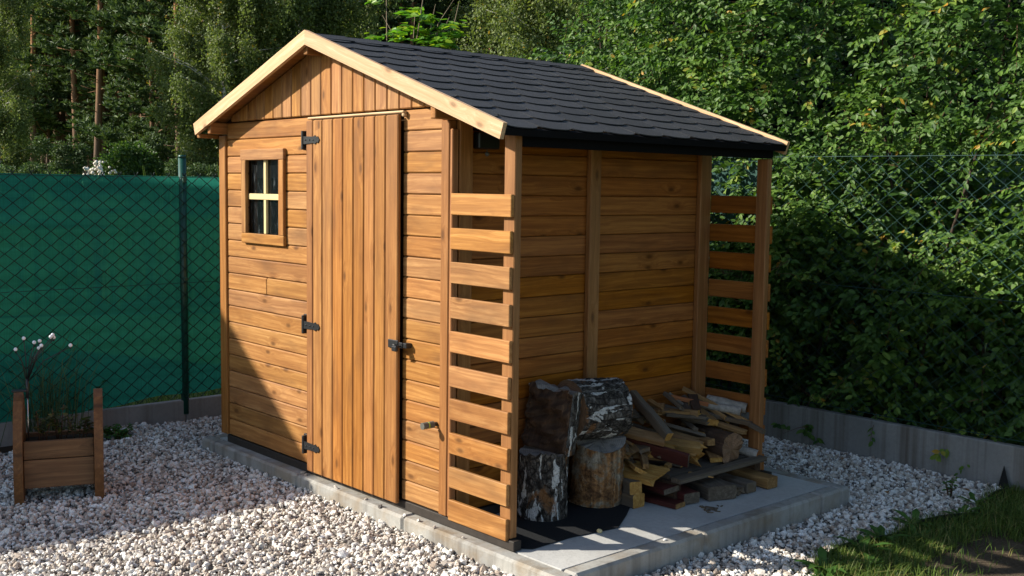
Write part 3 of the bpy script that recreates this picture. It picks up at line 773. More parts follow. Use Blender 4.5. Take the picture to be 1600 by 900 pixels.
# chips on the slab
mb=MB(); mb.ball((2.757,.505,ZS+.008),.013,8,5,sc=(1.2,1,.8)); o=mb.build('pebble',M['whiteball'] if False else M['cream']); tag(o,'single white pebble lying on the slab in a stripe of sun','pebble')
mb=MB()
for i in range(26):
    x,y=2.86+rng.normal(0,.03),1.22+rng.normal(0,.05); l=rng.uniform(.008,.02); a=rng.uniform(0,3.14)
    mb.box((-l,-.003,0),(l,.003,.004),.0005,M=Matrix.Translation((x,y,ZS+.001))@Matrix.Rotation(a,4,'Z'))
o=mb.build('wood_chips',M['old']); tag(o,kind='stuff'); o['label']='scatter of dark bark crumbs on the open slab'; o['category']='crumbs'

# ------------------------------------------------------------------ planter and its solar light
pc=Vector((.40,-1.122,ZG)); rx=Vector((.363,.932,0)); nn=Vector((.932,-.363,0))
planter=empty('planter_box',pc); tag(planter,'brown wooden planter with tall rounded side boards standing on gravel before the green fence','planter')
def frame(o,ax,ay,az): return Matrix(((ax.x,ay.x,az.x,o.x),(ax.y,ay.y,az.y,o.y),(ax.z,ay.z,az.z,o.z),(0,0,0,1)))
ZU=Vector((0,0,1))
side=[(-.30,.0),(.0,.0),(.015,.17),(.0,.33),(-.035,.45),(-.085,.535),(-.145,.57),(-.205,.535),(-.265,.45),(-.30,.33),(-.31,.17)]
for off in (-.2185,.173):
    mb=MB(); o_=pc+rx*off
    mb.prism(side,frame(o_,nn,ZU,Vector((rx.x,rx.y,0))*-1 if False else rx),.045)
    ob=mb.build('side_board',M['planter'],planter)
mb=MB()
Mf=frame(pc,rx,nn,ZU); 
Mf=Matrix(((rx.x,nn.x,0,pc.x),(rx.y,nn.y,0,pc.y),(0,0,1,pc.z),(0,0,0,1)))
for z0,z1 in ((.075,.225),(.229,.325)):
    mb.box((-.172,-.055,z0),(.172,-.033,z1),.003,M=Mf); mb.box((-.172,-.275,z0),(.172,-.253,z1),.003,M=Mf)
mb.box((-.172,-.252,.080),(.172,-.056,.098),.002,M=Mf)
mb.build('box_boards',M['planter'],planter)
mb=MB(); mb.box((-.171,-.252,.1),(.171,-.056,.305),.01,M=Mf); mb.build('potting_soil',M['soil'],planter)

LEAF_V=np.array([(0,0,0),(.30,.26,.05),(.68,.22,.06),(1,0,-.02),(.68,-.22,.06),(.30,-.26,.05)])
LEAF_F=np.array([(0,3,2,1),(0,5,4,3)])
def leaves(pos,dirs,nrm,size,wid=1.,rnd=None):
    """arrays -> V,F,rnd for folded pointed leaves"""
    n=len(pos); d=dirs/np.linalg.norm(dirs,axis=1,keepdims=True); s=np.cross(nrm,d); s/=np.linalg.norm(s,axis=1,keepdims=True)+1e-9; u=np.cross(d,s)
    size=np.broadcast_to(size,(n,))[:,None,None]
    V=pos[:,None,:]+size*(LEAF_V[None,:,0:1]*d[:,None,:]+LEAF_V[None,:,1:2]*wid*s[:,None,:]+LEAF_V[None,:,2:3]*u[:,None,:])
    F=LEAF_F[None]+np.arange(n)[:,None,None]*6
    if rnd is None: rnd=rng.random(n)
    return V.reshape(-1,3),F.reshape(-1,4),np.repeat(rnd,6)
def cat_mesh(parts):
    V=[];F=[];Rn=[];b=0
    for v,f,r in parts: V.append(v);F.append(f+b);Rn.append(r);b+=len(v)
    return np.concatenate(V),np.concatenate(F),np.concatenate(Rn)
def rdir(n,up=0.):
    d=rng.normal(size=(n,3)); d[:,2]+=up; return d/np.linalg.norm(d,axis=1,keepdims=True)

def small_plant(name,label,base,h,spread,n,mat,stem_mat,size=.03,cat='plant',stems=7,lz=.25,group=None):
    root=empty(name,base); tag(root,label,cat,group)
    mb=MB(); P=[];Dd=[]
    for i in range(stems):
        a=rng.uniform(0,6.28); r_=spread*math.sqrt(rng.random()); hh=h*rng.uniform(.55,1.05)
        tip=Vector((base[0]+r_*math.cos(a),base[1]+r_*math.sin(a),base[2]+hh)); b0=Vector(base)+Vector((r_*.4*math.cos(a),r_*.4*math.sin(a),0))
        mid=(b0+tip)/2+Vector((0,0,hh*.12)); pts=[b0,mid,tip]
        mb.tube(pts,[.003,.0025,.0015],4)
        for k in range(n//stems):
            t=rng.uniform(lz,1.); p=b0.lerp(mid,t*2) if t<.5 else mid.lerp(tip,t*2-1); P.append(tuple(p)); 
            q=rng.uniform(0,6.28); Dd.append((math.cos(q),math.sin(q),rng.uniform(-.3,.6)))
    mb.build('stem',stem_mat,root)
    P=np.array(P);Dd=np.array(Dd); N=np.tile((0,0,1.),(len(P),1))+rng.normal(0,.4,(len(P),3))
    V,F,r_=leaves(P,Dd,N,rng.uniform(.6,1.2,len(P))*size)
    np_mesh('foliage',V,F,mat,r_,root)
    return root
for q,(lx,ly,h,lb) in enumerate(((-.09,-.14,.17,'small bronze green plant in the planter nearest the solar light'),(.0,-.16,.19,'dark leafy plant in the middle of the planter'),(.10,-.13,.15,'yellow green leafy plant at the right side of the planter'))):
    p=pc+rx*lx+nn*ly; small_plant('potted_plant',lb,(p.x,p.y,ZG+.300),h,.075,90,M['potleaf'],M['twig'],.032,group='plants in the planter')
# solar firefly light
sb=pc+rx*-.150+nn*-.10
sol=empty('solar_light',(sb.x,sb.y,ZG+.28)); tag(sol,'black solar garden light with thin wires ending in white balls, stuck in the planter','lamp')
zt=.50
mb=MB(); mb.tube([(sb.x,sb.y,.16),(sb.x,sb.y,.40)],.0035,6); mb.build('spike',M['chrome'],sol)
mb=MB(); mb.tube([(sb.x,sb.y,.40),(sb.x,sb.y,zt)],.008,8); mb.build('holder',M['plasticblack'],sol)
pb=sb-rx*.03; mb=MB(); mb.box((-.045,-.02,0),(.03,.02,.012),.003,M=Matrix(((rx.x,nn.x,0,pb.x),(rx.y,nn.y,0,pb.y),(0,0,1,.435),(0,0,0,1)))); mb.build('solar_panel',M['plasticblack'],sol)
for dy,dz,dn in ((-.05,.155,.02),(-.013,.205,-.03),(.040,.190,.03),(.064,.190,-.02),(.075,.175,.05),(.060,.155,.0),(.120,.215,.02),(.132,.205,-.03),(.128,.222,-.005),(.215,.165,.01)):
    tip=sb+rx*dy+nn*dn; tip.z=zt+dz; mid=(Vector((sb.x,sb.y,zt))+tip)/2+rx*(-.12*dy)+ZU*.012
    mb=MB(); mb.tube([(sb.x,sb.y,zt-.02),tuple(mid),tuple(tip)],.0025,5); w_=mb.build('wire',M['plasticblack'],sol)
    mb=MB(); mb.tube([tuple(tip-ZU*.012),tuple(tip+ZU*.002)],.005,6); mb.build('ball_cap',M['plasticblack'],w_)
    mb=MB(); mb.ball((tip.x,tip.y,tip.z+.008),.0098); mb.build('light_ball',M['whiteball'],w_)

# ------------------------------------------------------------------ fences
def chain(origin,du,length,z0,z1,pitch,hh,wr,mat,parent,name='wire_mesh',barb=True,depth=.004):
    """chain link: zig-zag wires standing upright beside one another"""
    n=int(length/pitch); rows=int((z1-z0)/hh)
    V=[];F=[]; du=Vector(du); nv=Vector((-du.y,du.x,0)); o=Vector(origin)
    sq=[(1,0),(0,1),(-1,0),(0,-1)]
    b=0
    for i in range(n):
        ctr=(i+.5)*pitch
        for ph in (0,1):
            pass
        pts=[]
        for r_ in range(rows+1):
            x=ctr+(pitch*.5 if (r_+i)%2 else -pitch*.5)
            pts.append(o+du*x+Vector((0,0,z0+r_*hh))+nv*(depth if (r_+i)%2 else -depth)+du*float(rng.normal(0,.0015)))
        if barb: pts.append(pts[-1]+du*(pitch*.22)*(1 if (rows+i)%2==0 else -1)+Vector((0,0,hh*.55)))
        for k in range(len(pts)):
            t=(pts[min(k+1,len(pts)-1)]-pts[max(k-1,0)])
            for a,c in ((1,1),(-1,1),(-1,-1),(1,-1)):
                V.append(tuple(pts[k]+Vector((du.x*a*wr,du.y*a*wr,0))*1.1+nv*(c*wr)))
        for k in range(len(pts)-1):
            for q in range(4): F.append((b+k*4+q,b+k*4+(q+1)%4,b+(k+1)*4+(q+1)%4,b+(k+1)*4+q))
        b+=len(pts)*4
    np_mesh(name,V,F,mat,np.full(len(V),.5),parent,smooth=True)
# left: net-backed fence along x=-1.1
FLX=-1.1
fl=empty('net_fence',(FLX,.3,0)); tag(fl,'wire fence backed with dark green shade net, left of the shed','fence')
mb=MB(); 
for a,b in ((-6.0,-2.2),(-2.198,.272),(.275,2.6),(2.602,9.0)): mb.box((FLX-.03,a,-.4),(FLX+.03,b,0.),.006)
mb.build('concrete_base',M['plinthdark'],fl)
for y in (-2.2,.273,2.75):
    mb=MB(); mb.tube([(FLX+.012,y,-.1),(FLX+.012,y,1.715)],.027,14); mb.tube([(FLX+.012,y,1.715),(FLX+.012,y,1.735)],[.029,.024],14)
    mb.box((FLX+.030,y-.012,1.54),(FLX+.052,y+.014,1.585),.003); mb.box((FLX+.030,y-.012,.85),(FLX+.05,y+.014,.88),.003)
    mb.build('post',M['postgreen'],fl)
chain((FLX+.045,-6.0,0),(0,1,0),9.0,.02,1.585,.057,.046,.0028,M['wireshade'],fl)
mb=MB()
for z in (1.58,.84): mb.tube([(FLX+.048,-6,z),(FLX+.048,-2.2,z-.008),(FLX+.048,.27,z),(FLX+.048,3,z-.005)],.0022,5)
mb.build('tension_wire',M['wiregreen'],fl)
# the net itself, slightly billowing cloth
ny,nz=150,26; V=[];F=[]
for j in range(nz+1):
    for i in range(ny+1):
        y=-6.0+12.0*i/ny
        zb=.035+.02*math.sin(y*3.1)+.012*math.sin(y*9.7+1)+ (-.0 if y>-.45 else -.03)
        z=zb+(1.585-zb)*j/nz
        x=FLX+.012+.008*math.sin(y*2.3+z*1.7)+.005*math.sin(y*7.9-z*3.1)
        V.append((x,y,z))
for j in range(nz):
    for i in range(ny):
        a=j*(ny+1)+i; F.append((a,a+1,a+ny+2,a+ny+1))
V=np.array(V,float); V2=V.copy(); V2[:,0]-=.0012
F=np.array(F); 
np_mesh('shade_net',V,F,M['net'],np.full(len(V),.5),fl,smooth=True)
# right: chain-link in front of the hedge, along y=3.2
FRY=3.2
fr=empty('wire_fence',(2.5,FRY,0)); tag(fr,'green wire fence on a streaked concrete wall in front of the hedge','fence')
mb=MB()
for a,b in ((-1.06,1.2),(1.202,3.7),(3.702,6.2),(6.202,8.5)): mb.box((a,FRY-.03,-.4),(b,FRY+.03,.095),.006)
mb.build('concrete_base',M['plinth'],fr)
for x in (-1.0,1.15,4.05,6.9):
    mb=MB(); mb.tube([(x,FRY+.012,.0),(x,FRY+.012,1.80)],.022,12); mb.build('post',M['postgreen'],fr)
chain((-1.05,FRY-.012,0),(1,0,0),9.4,.105,1.765,.066,.055,.0016,M['wiregreen'],fr)
mb=MB()
for z in (1.765,.93,.13): mb.tube([(-1.05,FRY-.016,z+.02),(1.15,FRY-.016,z+.01),(4.05,FRY-.016,z-.004),(8.4,FRY-.016,z)],.0024,5)
mb.build('tension_wire',M['wiregreen'],fr)
V=[(-1.05,FRY+.03,.12),(1.05,FRY+.03,.12),(1.35,FRY+.035,1.30),(1.62,FRY+.03,1.44),(1.70,FRY+.03,1.75),(-1.05,FRY+.03,1.76)]
mb=MB(); mb.add(V,[(0,1,2,3,4,5)]); mb.build('shade_net',M['dimnet'],fr)

# ------------------------------------------------------------------ hedge behind the right fence
hedge=empty('hedge',(3,3.9,-.15)); tag(hedge,'tall leafy hedge with glossy green leaves growing behind the wire fence on the right','hedge')
def hfront(x,z):
    return 3.34+.16*np.sin(x*1.9+.6*z+1.)+.13*np.sin(z*2.7+1.3*x)+.09*np.sin(x*5.3-z*4.1)
nt=33000
tx=rng.uniform(-.95,6.3,nt); tz=rng.uniform(-.12,4.0,nt)**1.0
xin=15000; sel=np.arange(nt)>=nt-xin
tz=np.where(sel,rng.uniform(-.1,1.7,nt),tz)
keep=(rng.random(nt) < np.clip((tz+.10)/.62,.10,1)) & (tz < 3.6+.35*np.sin(tx*2.1)+.25*np.sin(tx*5.7)) & ((tx>-.55+.22*np.sin(tz*4.)+.15*np.sin(tz*9)))
# gaps where the fence shows
for gx,gz,gr in ((3.02,1.52,.26),(3.2,1.62,.2),(2.28,.55,.22),(2.9,.42,.28),(1.95,.35,.3)):
    dd=np.hypot(tx-gx,tz-gz); keep&=(dd>gr)|(rng.random(nt)<.12)
tx,tz=tx[keep],tz[keep]; nt=len(tx)
depth=np.abs(rng.normal(0,.50,nt))*np.where(tz<1.0,1.3,1.)
depth=np.where(sel[keep],rng.uniform(.25,1.6,nt),depth); inner=sel[keep]; ty=hfront(tx,tz)+depth-.05
P=[];Dr=[];Nn=[];Sz=[];Rr=[]; tw=MB()
clump=.5+.5*np.sin(tx*3.7+tz*2.9)*np.sin(tz*5.1-tx*1.3)
for i in range(nt):
    d=np.array((rng.normal(0,.55),-rng.uniform(.15,1.),rng.normal(.25,.55))); d/=np.linalg.norm(d)
    L=rng.uniform(.14,.34); m=int(L/(.034 if inner[i] else .024)); p0=np.array((tx[i],ty[i],tz[i]))
    sag=-.35*L
    if i%4==0 and depth[i]<.4: tw.tube([p0,p0+d*L*.5+(0,0,sag*.2),p0+d*L+(0,0,sag*.6)],[.0028,.002,.001],3,cap=False)
    sd=np.cross(d,(0,0,1)); sd/=np.linalg.norm(sd)
    young=rng.random()<.045
    for k in range(m):
        t=(k+.5)/m; p=p0+d*L*t+np.array((0,0,sag*t*t*.6))
        sg=1 if k%2 else -1
        P.append(p); Dr.append(d*.55+sd*sg*.9+rng.normal(0,.30,3)+(0,0,-.65)); Nn.append(np.array((-.1,-.85,.75))+rng.normal(0,.55,3)); Sz.append(rng.uniform(.030,.066)*(1.1-.25*t)*(1.5 if inner[i] else 1.))
        Rr.append(np.clip((.25+.5*clump[i]*.7+rng.normal(0,.16)) if not young else rng.uniform(.86,1.0),0,.90 if not young else 1))
P=np.array(P);Dr=np.array(Dr);Nn=np.array(Nn)
P[:,1]=np.maximum(P[:,1],3.10)
V,F,r_=leaves(P,Dr,Nn,np.array(Sz),1.05,np.array(Rr))
np_mesh('foliage',V,F,M['hedge'],r_,hedge)
tw.build('twigs',M['twig'],hedge)
for i,x in enumerate((-.3,.35,1.05,1.6,2.14,2.52,2.97,3.5,4.1,4.8,5.5)):
    mb=MB(); y0=3.80+.15*math.sin(i*2.3)
    for q in range(3):
        a=rng.uniform(-.35,.35); top=Vector((x+a*2.,y0+rng.uniform(-.2,.35),rng.uniform(2.6,3.7)))
        b0=Vector((x+.03*q,y0+.02*q,-.2)); m1=b0.lerp(top,.35)+Vector((rng.normal(0,.04),rng.normal(0,.04),0)); m2=b0.lerp(top,.7)+Vector((rng.normal(0,.06),rng.normal(0,.06),0))
        mb.tube([b0,m1,m2,top],[.014,.011,.008,.003],6,jit=.12)
    mb.build('stem',M['rootbark'],hedge)

# ------------------------------------------------------------------ vine above the shed roof
vine=empty('vine',(-1.45,2.6,-.15)); tag(vine,'bright green leafy vine with bare pale stems rising behind the shed roof','vine')
mb=MB(); P=[];Dr=[];Nn=[]
def compound(p,d):
    """pinnate leaf: pairs of leaflets along a stalk"""
    d=np.array(d)/np.linalg.norm(d); L=rng.uniform(.14,.24); sd=np.cross(d,(0,0,1)); sd/=np.linalg.norm(sd)+1e-6
    for k in range(6):
        t=.25+.75*k/5; q=np.array(p)+d*L*t+np.array((0,0,-.25*L*t*t))
        for sg in (1,-1):
            P.append(q); Dr.append(sd*sg+d*.5+(0,0,-.3)+rng.normal(0,.15,3)); Nn.append((0,-.3,1.)+rng.normal(0,.35,3))
    P.append(np.array(p)+d*L); Dr.append(d+(0,0,-.4)); Nn.append((0,0,1.))
for i,(y0,z0,y1,z1,lf) in enumerate(((2.15,1.6,1.99,2.74,10),(2.2,1.6,2.35,3.15,3),(2.35,1.6,2.55,3.02,14),(2.4,1.7,2.75,2.98,14),(2.5,1.6,2.95,2.72,16),(2.6,1.5,3.2,2.6,16),(2.3,1.6,2.62,3.3,4),(2.45,1.6,2.25,2.62,12),(2.5,1.6,3.35,2.48,12),(2.2,1.6,1.85,2.66,6))):
    a=Vector((-1.40+rng.normal(0,.08),y0,z0)); b=Vector((-1.40+rng.normal(0,.15),y1,z1)); m1=a.lerp(b,.5)+Vector((rng.normal(0,.05),rng.normal(0,.06),.05))
    mb.tube([(-1.45,2.5,-.15),tuple(a),tuple(m1),tuple(b)],[.014,.011,.008,.003],5)
    for k in range(int(lf*1.9)):
        t=rng.uniform(.55,1); p=m1.lerp(b,t*2-1) if t>.5 else a.lerp(m1,t*2)
        q=rng.uniform(0,6.28); compound(tuple(p),(math.cos(q),math.sin(q),rng.uniform(-.2,.6)))
for q in range(7):
    y=rng.uniform(2.0,3.1); a=Vector((-1.4,y,2.5)); b=Vector((-1.4+rng.normal(0,.2),y+rng.uniform(-.35,.45),rng.uniform(2.85,3.25)))
    mb.tube([tuple(a),tuple(a.lerp(b,.5)+Vector((0,rng.normal(0,.06),.08))),tuple(b)],[.006,.004,.0015],4)
mb.build('stem',M['palebark'],vine)
P=np.array(P);V,F,r_=leaves(P,np.array(Dr),np.array(Nn),rng.uniform(.06,.10,len(P)),1.15)
np_mesh('foliage',V,F,M['vineleaf'],r_,vine)

# ------------------------------------------------------------------ the wood behind
CAM=Vector((6.1173,-3.0838,1.5331)); YAW=48.116
def polar(deg,d):   # bearing from the garden's south-east corner
    a=R(deg); return Vector((CAM.x-math.sin(a)*d, CAM.y+math.cos(a)*d, 0))
def px2deg(px): return YAW-math.degrees(math.atan((px-797.9)/1688.4))
def terrain(x,y):
    d=math.hypot(x-CAM.x,y-CAM.y); return -.185+max(0,min(1,(d-16)/25))*1.1
# gently rising wood floor
V=[];F=[]; nr,na=30,60
for i in range(nr+1):
    d=15+i*5.
    for k in range(na+1):
        p=polar(20+75*k/na,d); V.append((p.x,p.y,terrain(p.x,p.y)+.02+.08*math.sin(p.x*.9)*math.sin(p.y*.7)*(i>0)))
for i in range(nr):
    for k in range(na): a=i*(na+1)+k; F.append((a,a+na+1,a+na+2,a+1))
o=np_mesh('terrain',V,F,M['meadow'],np.full(len(V),.5),smooth=True); tag(o,kind='structure')

def pine_meshes(seed,H,crown0):
    r0=np.random.default_rng(seed); mb=MB(); lean=r0.normal(0,.25,2); pts=[]
    for i in range(9):
        t=i/8; pts.append((lean[0]*t+.10*math.sin(t*5+seed),lean[1]*t+.10*math.cos(t*4+seed),H*t-.3))
    rad=[.125*(1-.72*i/8)*H/13 for i in range(9)]
    mb.tube(pts,rad,8,jit=.06)
    P=[];Dr=[];Nn=[];Sz=[]
    def at(t):
        k=min(7,int(t*8)); f=t*8-k; return np.array(pts[k])*(1-f)+np.array(pts[k+1])*f
    for q in range(7):   # dead stubs
        t=r0.uniform(.15,crown0); p=at(t); a=r0.uniform(0,6.28); L=r0.uniform(.3,1.0); mb.tube([tuple(p),tuple(p+np.array((math.cos(a)*L,math.sin(a)*L,r0.uniform(-.1,.25))))],[.018,.006],4)
    nb=44
    for b in range(nb):
        t=crown0+(1-crown0)*(b/nb)**.9; p=at(min(t,.995)); a=r0.uniform(0,6.28)
        L=(.6+1.9*(1-(t-crown0)/(1-crown0))**.7*r0.uniform(.5,1.1)); rise=r0.uniform(-.05,.45)
        e=p+np.array((math.cos(a)*L,math.sin(a)*L,rise*L)); mb.tube([tuple(p),tuple((p+e)/2+(0,0,-.05*L)),tuple(e)],[.028*(L/2),.018*(L/2),.006],4)
        nclump=int(8+L*9)
        for c in range(nclump):
            f=r0.uniform(.30,1.05); cc=p+(e-p)*f+r0.normal(0,.13*L**.5,3)*(1,1,.55)
            m=16; dd=r0.normal(size=(m,3)); dd[:,2]=np.abs(dd[:,2])*.7+.1
            P.append(np.tile(cc,(m,1))); Dr.append(dd); Sz.append(r0.uniform(.17,.30,m))
    P=np.concatenate(P);Dr=np.concatenate(Dr);Sz=np.concatenate(Sz)
    V,F,r_=leaves(P,Dr,r0.normal(size=P.shape),Sz,.5,r0.random(len(P)))
    tm=mb.build('trunk',M['pinebark']); cm=np_mesh('crown',V,F,M['needle'],r_,smooth=False)
    return tm,cm
def birch_meshes(seed,H,n,crown0=.18,spread=1.9,twin=False):
    r0=np.random.default_rng(seed); mb=MB(); P=[];Dr=[];Sz=[]
    for st in range(2 if twin else 1):
        lean=r0.normal(0,.5,2)+(np.array((.6,.4))*(-1)**st if twin else 0); pts=[]
        for i in range(10):
            t=i/9; pts.append((lean[0]*t*t+.12*math.sin(t*6+seed),lean[1]*t*t+.10*math.cos(t*5+seed),H*t-.3))
        mb.tube(pts,[.10*(1-.85*i/9)*H/12 for i in range(10)],8,jit=.05)
        def at(t):
            k=min(8,int(t*9)); f=t*9-k; return np.array(pts[k])*(1-f)+np.array(pts[k+1])*f
        nb=int(46/(2 if twin else 1))
        for b in range(nb):
            t=crown0+(1-crown0)*b/nb; p=at(min(t,.99)); a=r0.uniform(0,6.28); q=(t-crown0)/(1-crown0)
            L=spread*(.35+.65*math.sin(math.pi*min(1,q*.8+.18)))*r0.uniform(.55,1.1)
            e=p+np.array((math.cos(a)*L,math.sin(a)*L,L*r0.uniform(.25,.7))); mb.tube([tuple(p),tuple((p+e)/2+(0,0,.08*L)),tuple(e)],[.026*(L/2),.016*(L/2),.005],4)
            for s_ in range(int(n/nb/ (2 if twin else 1)/14)):
                f=r0.uniform(.25,1.05); c=p+(e-p)*f+r0.normal(0,.16,3); hl=r0.uniform(.3,1.4)
                m=14; tt=r0.uniform(0,1,m); sway=r0.normal(0,.12,2)
                pp=c+np.stack([sway[0]*tt+r0.normal(0,.05,m),sway[1]*tt+r0.normal(0,.05,m),-hl*tt],1)
                P.append(pp); dd=r0.normal(size=(m,3)); dd[:,2]-=.9; Dr.append(dd); Sz.append(r0.uniform(.065,.115,m))
    P=np.concatenate(P);Dr=np.concatenate(Dr);Sz=np.concatenate(Sz)
    V,F,r_=leaves(P,Dr,r0.normal(size=P.shape)+(0,0,.5),Sz,1.2,np.clip(r0.normal(.45,.24,len(P)),0,1))
    return mb.build('trunk',M['birchbark']),np_mesh('crown',V,F,M['birchleaf'],r_)
def bush_meshes(seed,h,rad,n,mat,size):
    r0=np.random.default_rng(seed); mb=MB(); P=[];Dr=[]
    lob=[(r0.normal(0,rad*.45),r0.normal(0,rad*.45),h*r0.uniform(.35,.8),rad*r0.uniform(.35,.6)) for _ in range(9)]
    for (x,y,z,r_) in lob:
        mb.tube([(x*.15,y*.15,-.2),(x*.6,y*.6,z*.6),(x,y,z)],[.03,.018,.006],5)
        m=n//9; d=r0.normal(size=(m,3)); d/=np.linalg.norm(d,axis=1,keepdims=True); rr=r_*r0.uniform(.35,1.15,m)[:,None]
        P.append(np.array((x,y,z))+d*rr*(1,1,.85)); Dr.append(d+r0.normal(0,.6,(m,3))+(0,0,-.3))
    P=np.concatenate(P);Dr=np.concatenate(Dr)
    V,F,r_=leaves(P,Dr,r0.normal(size=P.shape)+(0,0,.9),r0.uniform(.7,1.3,len(P))*size,1.1,np.clip(r0.normal(.45,.25,len(P)),0,1))
    return mb.build('stem',M['rootbark']),np_mesh('foliage',V,F,mat,r_)
used=set()
def plant_tree(name,label,cat,group,protos,pos,rz,sc,names=('trunk','crown')):
    root=empty(name,pos); root.rotation_euler=(0,0,rz); root.scale=(sc,sc,sc); tag(root,label,cat,group)
    for src in protos:
        c=src if src.name not in used else src.copy()
        if src.name in used: COL.objects.link(c)
        else: used.add(src.name)
        c.parent=root
    return root
pines=[pine_meshes(31+i,H,c0) for i,(H,c0) in enumerate(((15,.36),(14,.27),(16,.47),(9.5,.20),(15,.30)))]
rt=random.Random(3)
def recede(px): return 1+.55*max(0.,min(1.4,(300-px)/300))
GP='pines standing in the wood behind the green fence'
LP='tall pine with bare reddish trunk standing in the dark wood behind the green fence'
front=[(15,30,2),(95,29,2),(145,31,0),(212,29.5,2),(256,32,2),(300,31,0),(168,30,2),(-20,30,3),(22,29,3),(84,28.5,3),(180,30,3),(246,28,3),(272,31,3),(130,34,3),(158,36,4),(60,36,1),(36,33,0),(233,35,0),(288,35,2),(5,31,0),(45,34,2),(72,28,3),(100,33,0),(138,32,2),(172,34,0),(215,35,4),(228,29,3),(250,33,2),(295,30,0),(310,32,3),(58,27,2),(118,28,0),(124,29.5,3),(152,27,4),(158,28.5,0),(190,30,1),(203,31,2),(240,28,1),(262,30,4),(280,27,0),(30,30,1),(88,31,4),(500,33,1),(560,34,0),(640,33,2),(700,35,4),(760,32,0),(900,34,1)]
uniq={58:'leaning pine with reddish trunk, nearest the left edge of the wood',118:'left one of the close pair of straight pines above the pale blossoms',152:'left pine of the pair standing left of the round green bush',280:'pine with dead side branch just left of the shed roof, tallest in front'}
for px,d,k in front:
    g=recede(px); d=d*1.5*g
    p=polar(px2deg(px),d); p.z=terrain(p.x,p.y); plant_tree('pine_tree',uniq.get(px,LP),'tree',GP,pines[k],p,rt.uniform(0,6.28),rt.uniform(.9,1.1)*g**.55)
for i in range(70):
    px=rt.uniform(-70,960); d=rt.uniform(50,74)*recede(px); p=polar(px2deg(px),d); p.z=terrain(p.x,p.y)
    plant_tree('pine_tree',LP,'tree',GP,pines[rt.randrange(5)],p,rt.uniform(0,6.28),rt.uniform(.9,1.25)*recede(px)**.5)
birches=[birch_meshes(51,13,95000,.14,2.6),birch_meshes(52,12,95000,.10,2.7,True),birch_meshes(53,14,80000,.16,2.3)]
GB='birches at the edge of the wood'
for px,d,k,rz,sc,lb in ((4,26,2,.5,.62,'slender birch with white trunk and pale foliage at the far left edge of the wood'),(352,25,1,2.,1.,'drooping birch directly behind the left slope of the shed roof, left of its neighbour'),(405,25,0,1.,1.05,'drooping birch with white trunk above the left barge board of the shed'),(465,25,2,4.,1.,'drooping birch behind the peak of the shed gable'),(530,29,2,3.,1.,'slim birch with a bare white trunk right of the gable peak'),(800,24,1,5.,.85,'olive green birch above the middle of the shingle roof'),(864,22,0,2.6,.95,'birch with a bright white trunk above the right part of the shingle roof'),(905,26,2,.9,.9,'birch half hidden behind the left end of the hedge')):
    d=d*1.4; p=polar(px2deg(px),d); p.z=terrain(p.x,p.y); plant_tree('birch_tree',lb,'tree',GB,birches[k],p,rz,sc*(.8 if px in (352,405) else 1.))
bushes=[bush_meshes(71,2.3,1.2,9000,M['bushleaf'],.10),bush_meshes(72,1.7,1.1,8000,M['bushleaf'],.08),bush_meshes(73,2.8,1.1,8000,M['needle'],.10)]
GU='bushes of the undergrowth in front of the pines'
LU='leafy undergrowth bush growing among the pines behind the green fence'
bl=[(208,23.5,0,1.15,'round bright green bush in front of the pines, right of the trunk pair'),(20,19,2,.85,LU),(110,22.5,1,1.0,LU),(255,22,1,.95,LU),(300,21,2,.9,LU),(-30,20,0,1.,LU),(235,27,2,1.3,LU),(90,28,2,1.2,LU),(-90,22,2,1.,LU),]
for px,d,k,sc,lb in bl:
    d*=1.55; sc*=(.85 if px==208 else .72)
    p=polar(px2deg(px),d); p.z=terrain(p.x,p.y); plant_tree('bush',lb,'bush',GU,bushes[k],p,rt.uniform(0,6.28),sc)
for px,d,k,sc in ((640,26,0,1.3),(720,28,2,1.4),(780,27,0,1.3),(850,29,2,1.3),(930,27,0,1.4),(560,27,2,1.3),(980,30,0,1.4)):
    d*=1.55; sc*=1.25
    p=polar(px2deg(px),d); p.z=terrain(p.x,p.y); plant_tree('bush','leafy undergrowth bush hidden low in the wood behind the shed roof','bush',GU,bushes[k],p,rt.uniform(0,6.28),sc)
for x,y,k,sc,rz in ((-.9,5.9,0,.95,0),(.3,6.3,1,1.2,1),(1.5,5.9,0,.9,2),(2.6,6.2,1,1.2,3),(3.7,5.9,0,.9,4),(4.9,6.2,1,1.2,5),(1.0,8.2,0,1.2,1.5),(3.0,8.4,0,1.2,2.5)):
    plant_tree('bush','shaded garden bush standing behind the hedge','bush','bushes behind the hedge',bushes[k],(x,y,-.18),rz,sc,('stem','foliage'))
# deep dark wood behind the counted trees
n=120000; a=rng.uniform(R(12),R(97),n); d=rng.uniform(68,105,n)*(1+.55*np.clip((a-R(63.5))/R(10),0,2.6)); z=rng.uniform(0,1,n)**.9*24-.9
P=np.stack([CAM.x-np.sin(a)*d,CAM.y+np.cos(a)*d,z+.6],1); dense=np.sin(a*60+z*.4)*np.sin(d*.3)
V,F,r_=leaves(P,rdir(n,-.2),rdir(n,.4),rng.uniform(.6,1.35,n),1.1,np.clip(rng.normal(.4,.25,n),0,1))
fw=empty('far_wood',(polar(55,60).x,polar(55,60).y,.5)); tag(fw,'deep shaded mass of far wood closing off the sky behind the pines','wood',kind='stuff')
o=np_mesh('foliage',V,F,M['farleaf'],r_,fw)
o['kind']='stuff'
mb=MB()
for i in range(170):
    p=polar(rng.uniform(43.5,63),rng.uniform(62,85)); h=rng.uniform(14,19); mb.tube([(p.x,p.y,.2),(p.x+rng.normal(0,.2),p.y+rng.normal(0,.2),h)],[.17,.06],6)
o=mb.build('trunks',M['pinebark'],fw); o['kind']='stuff'

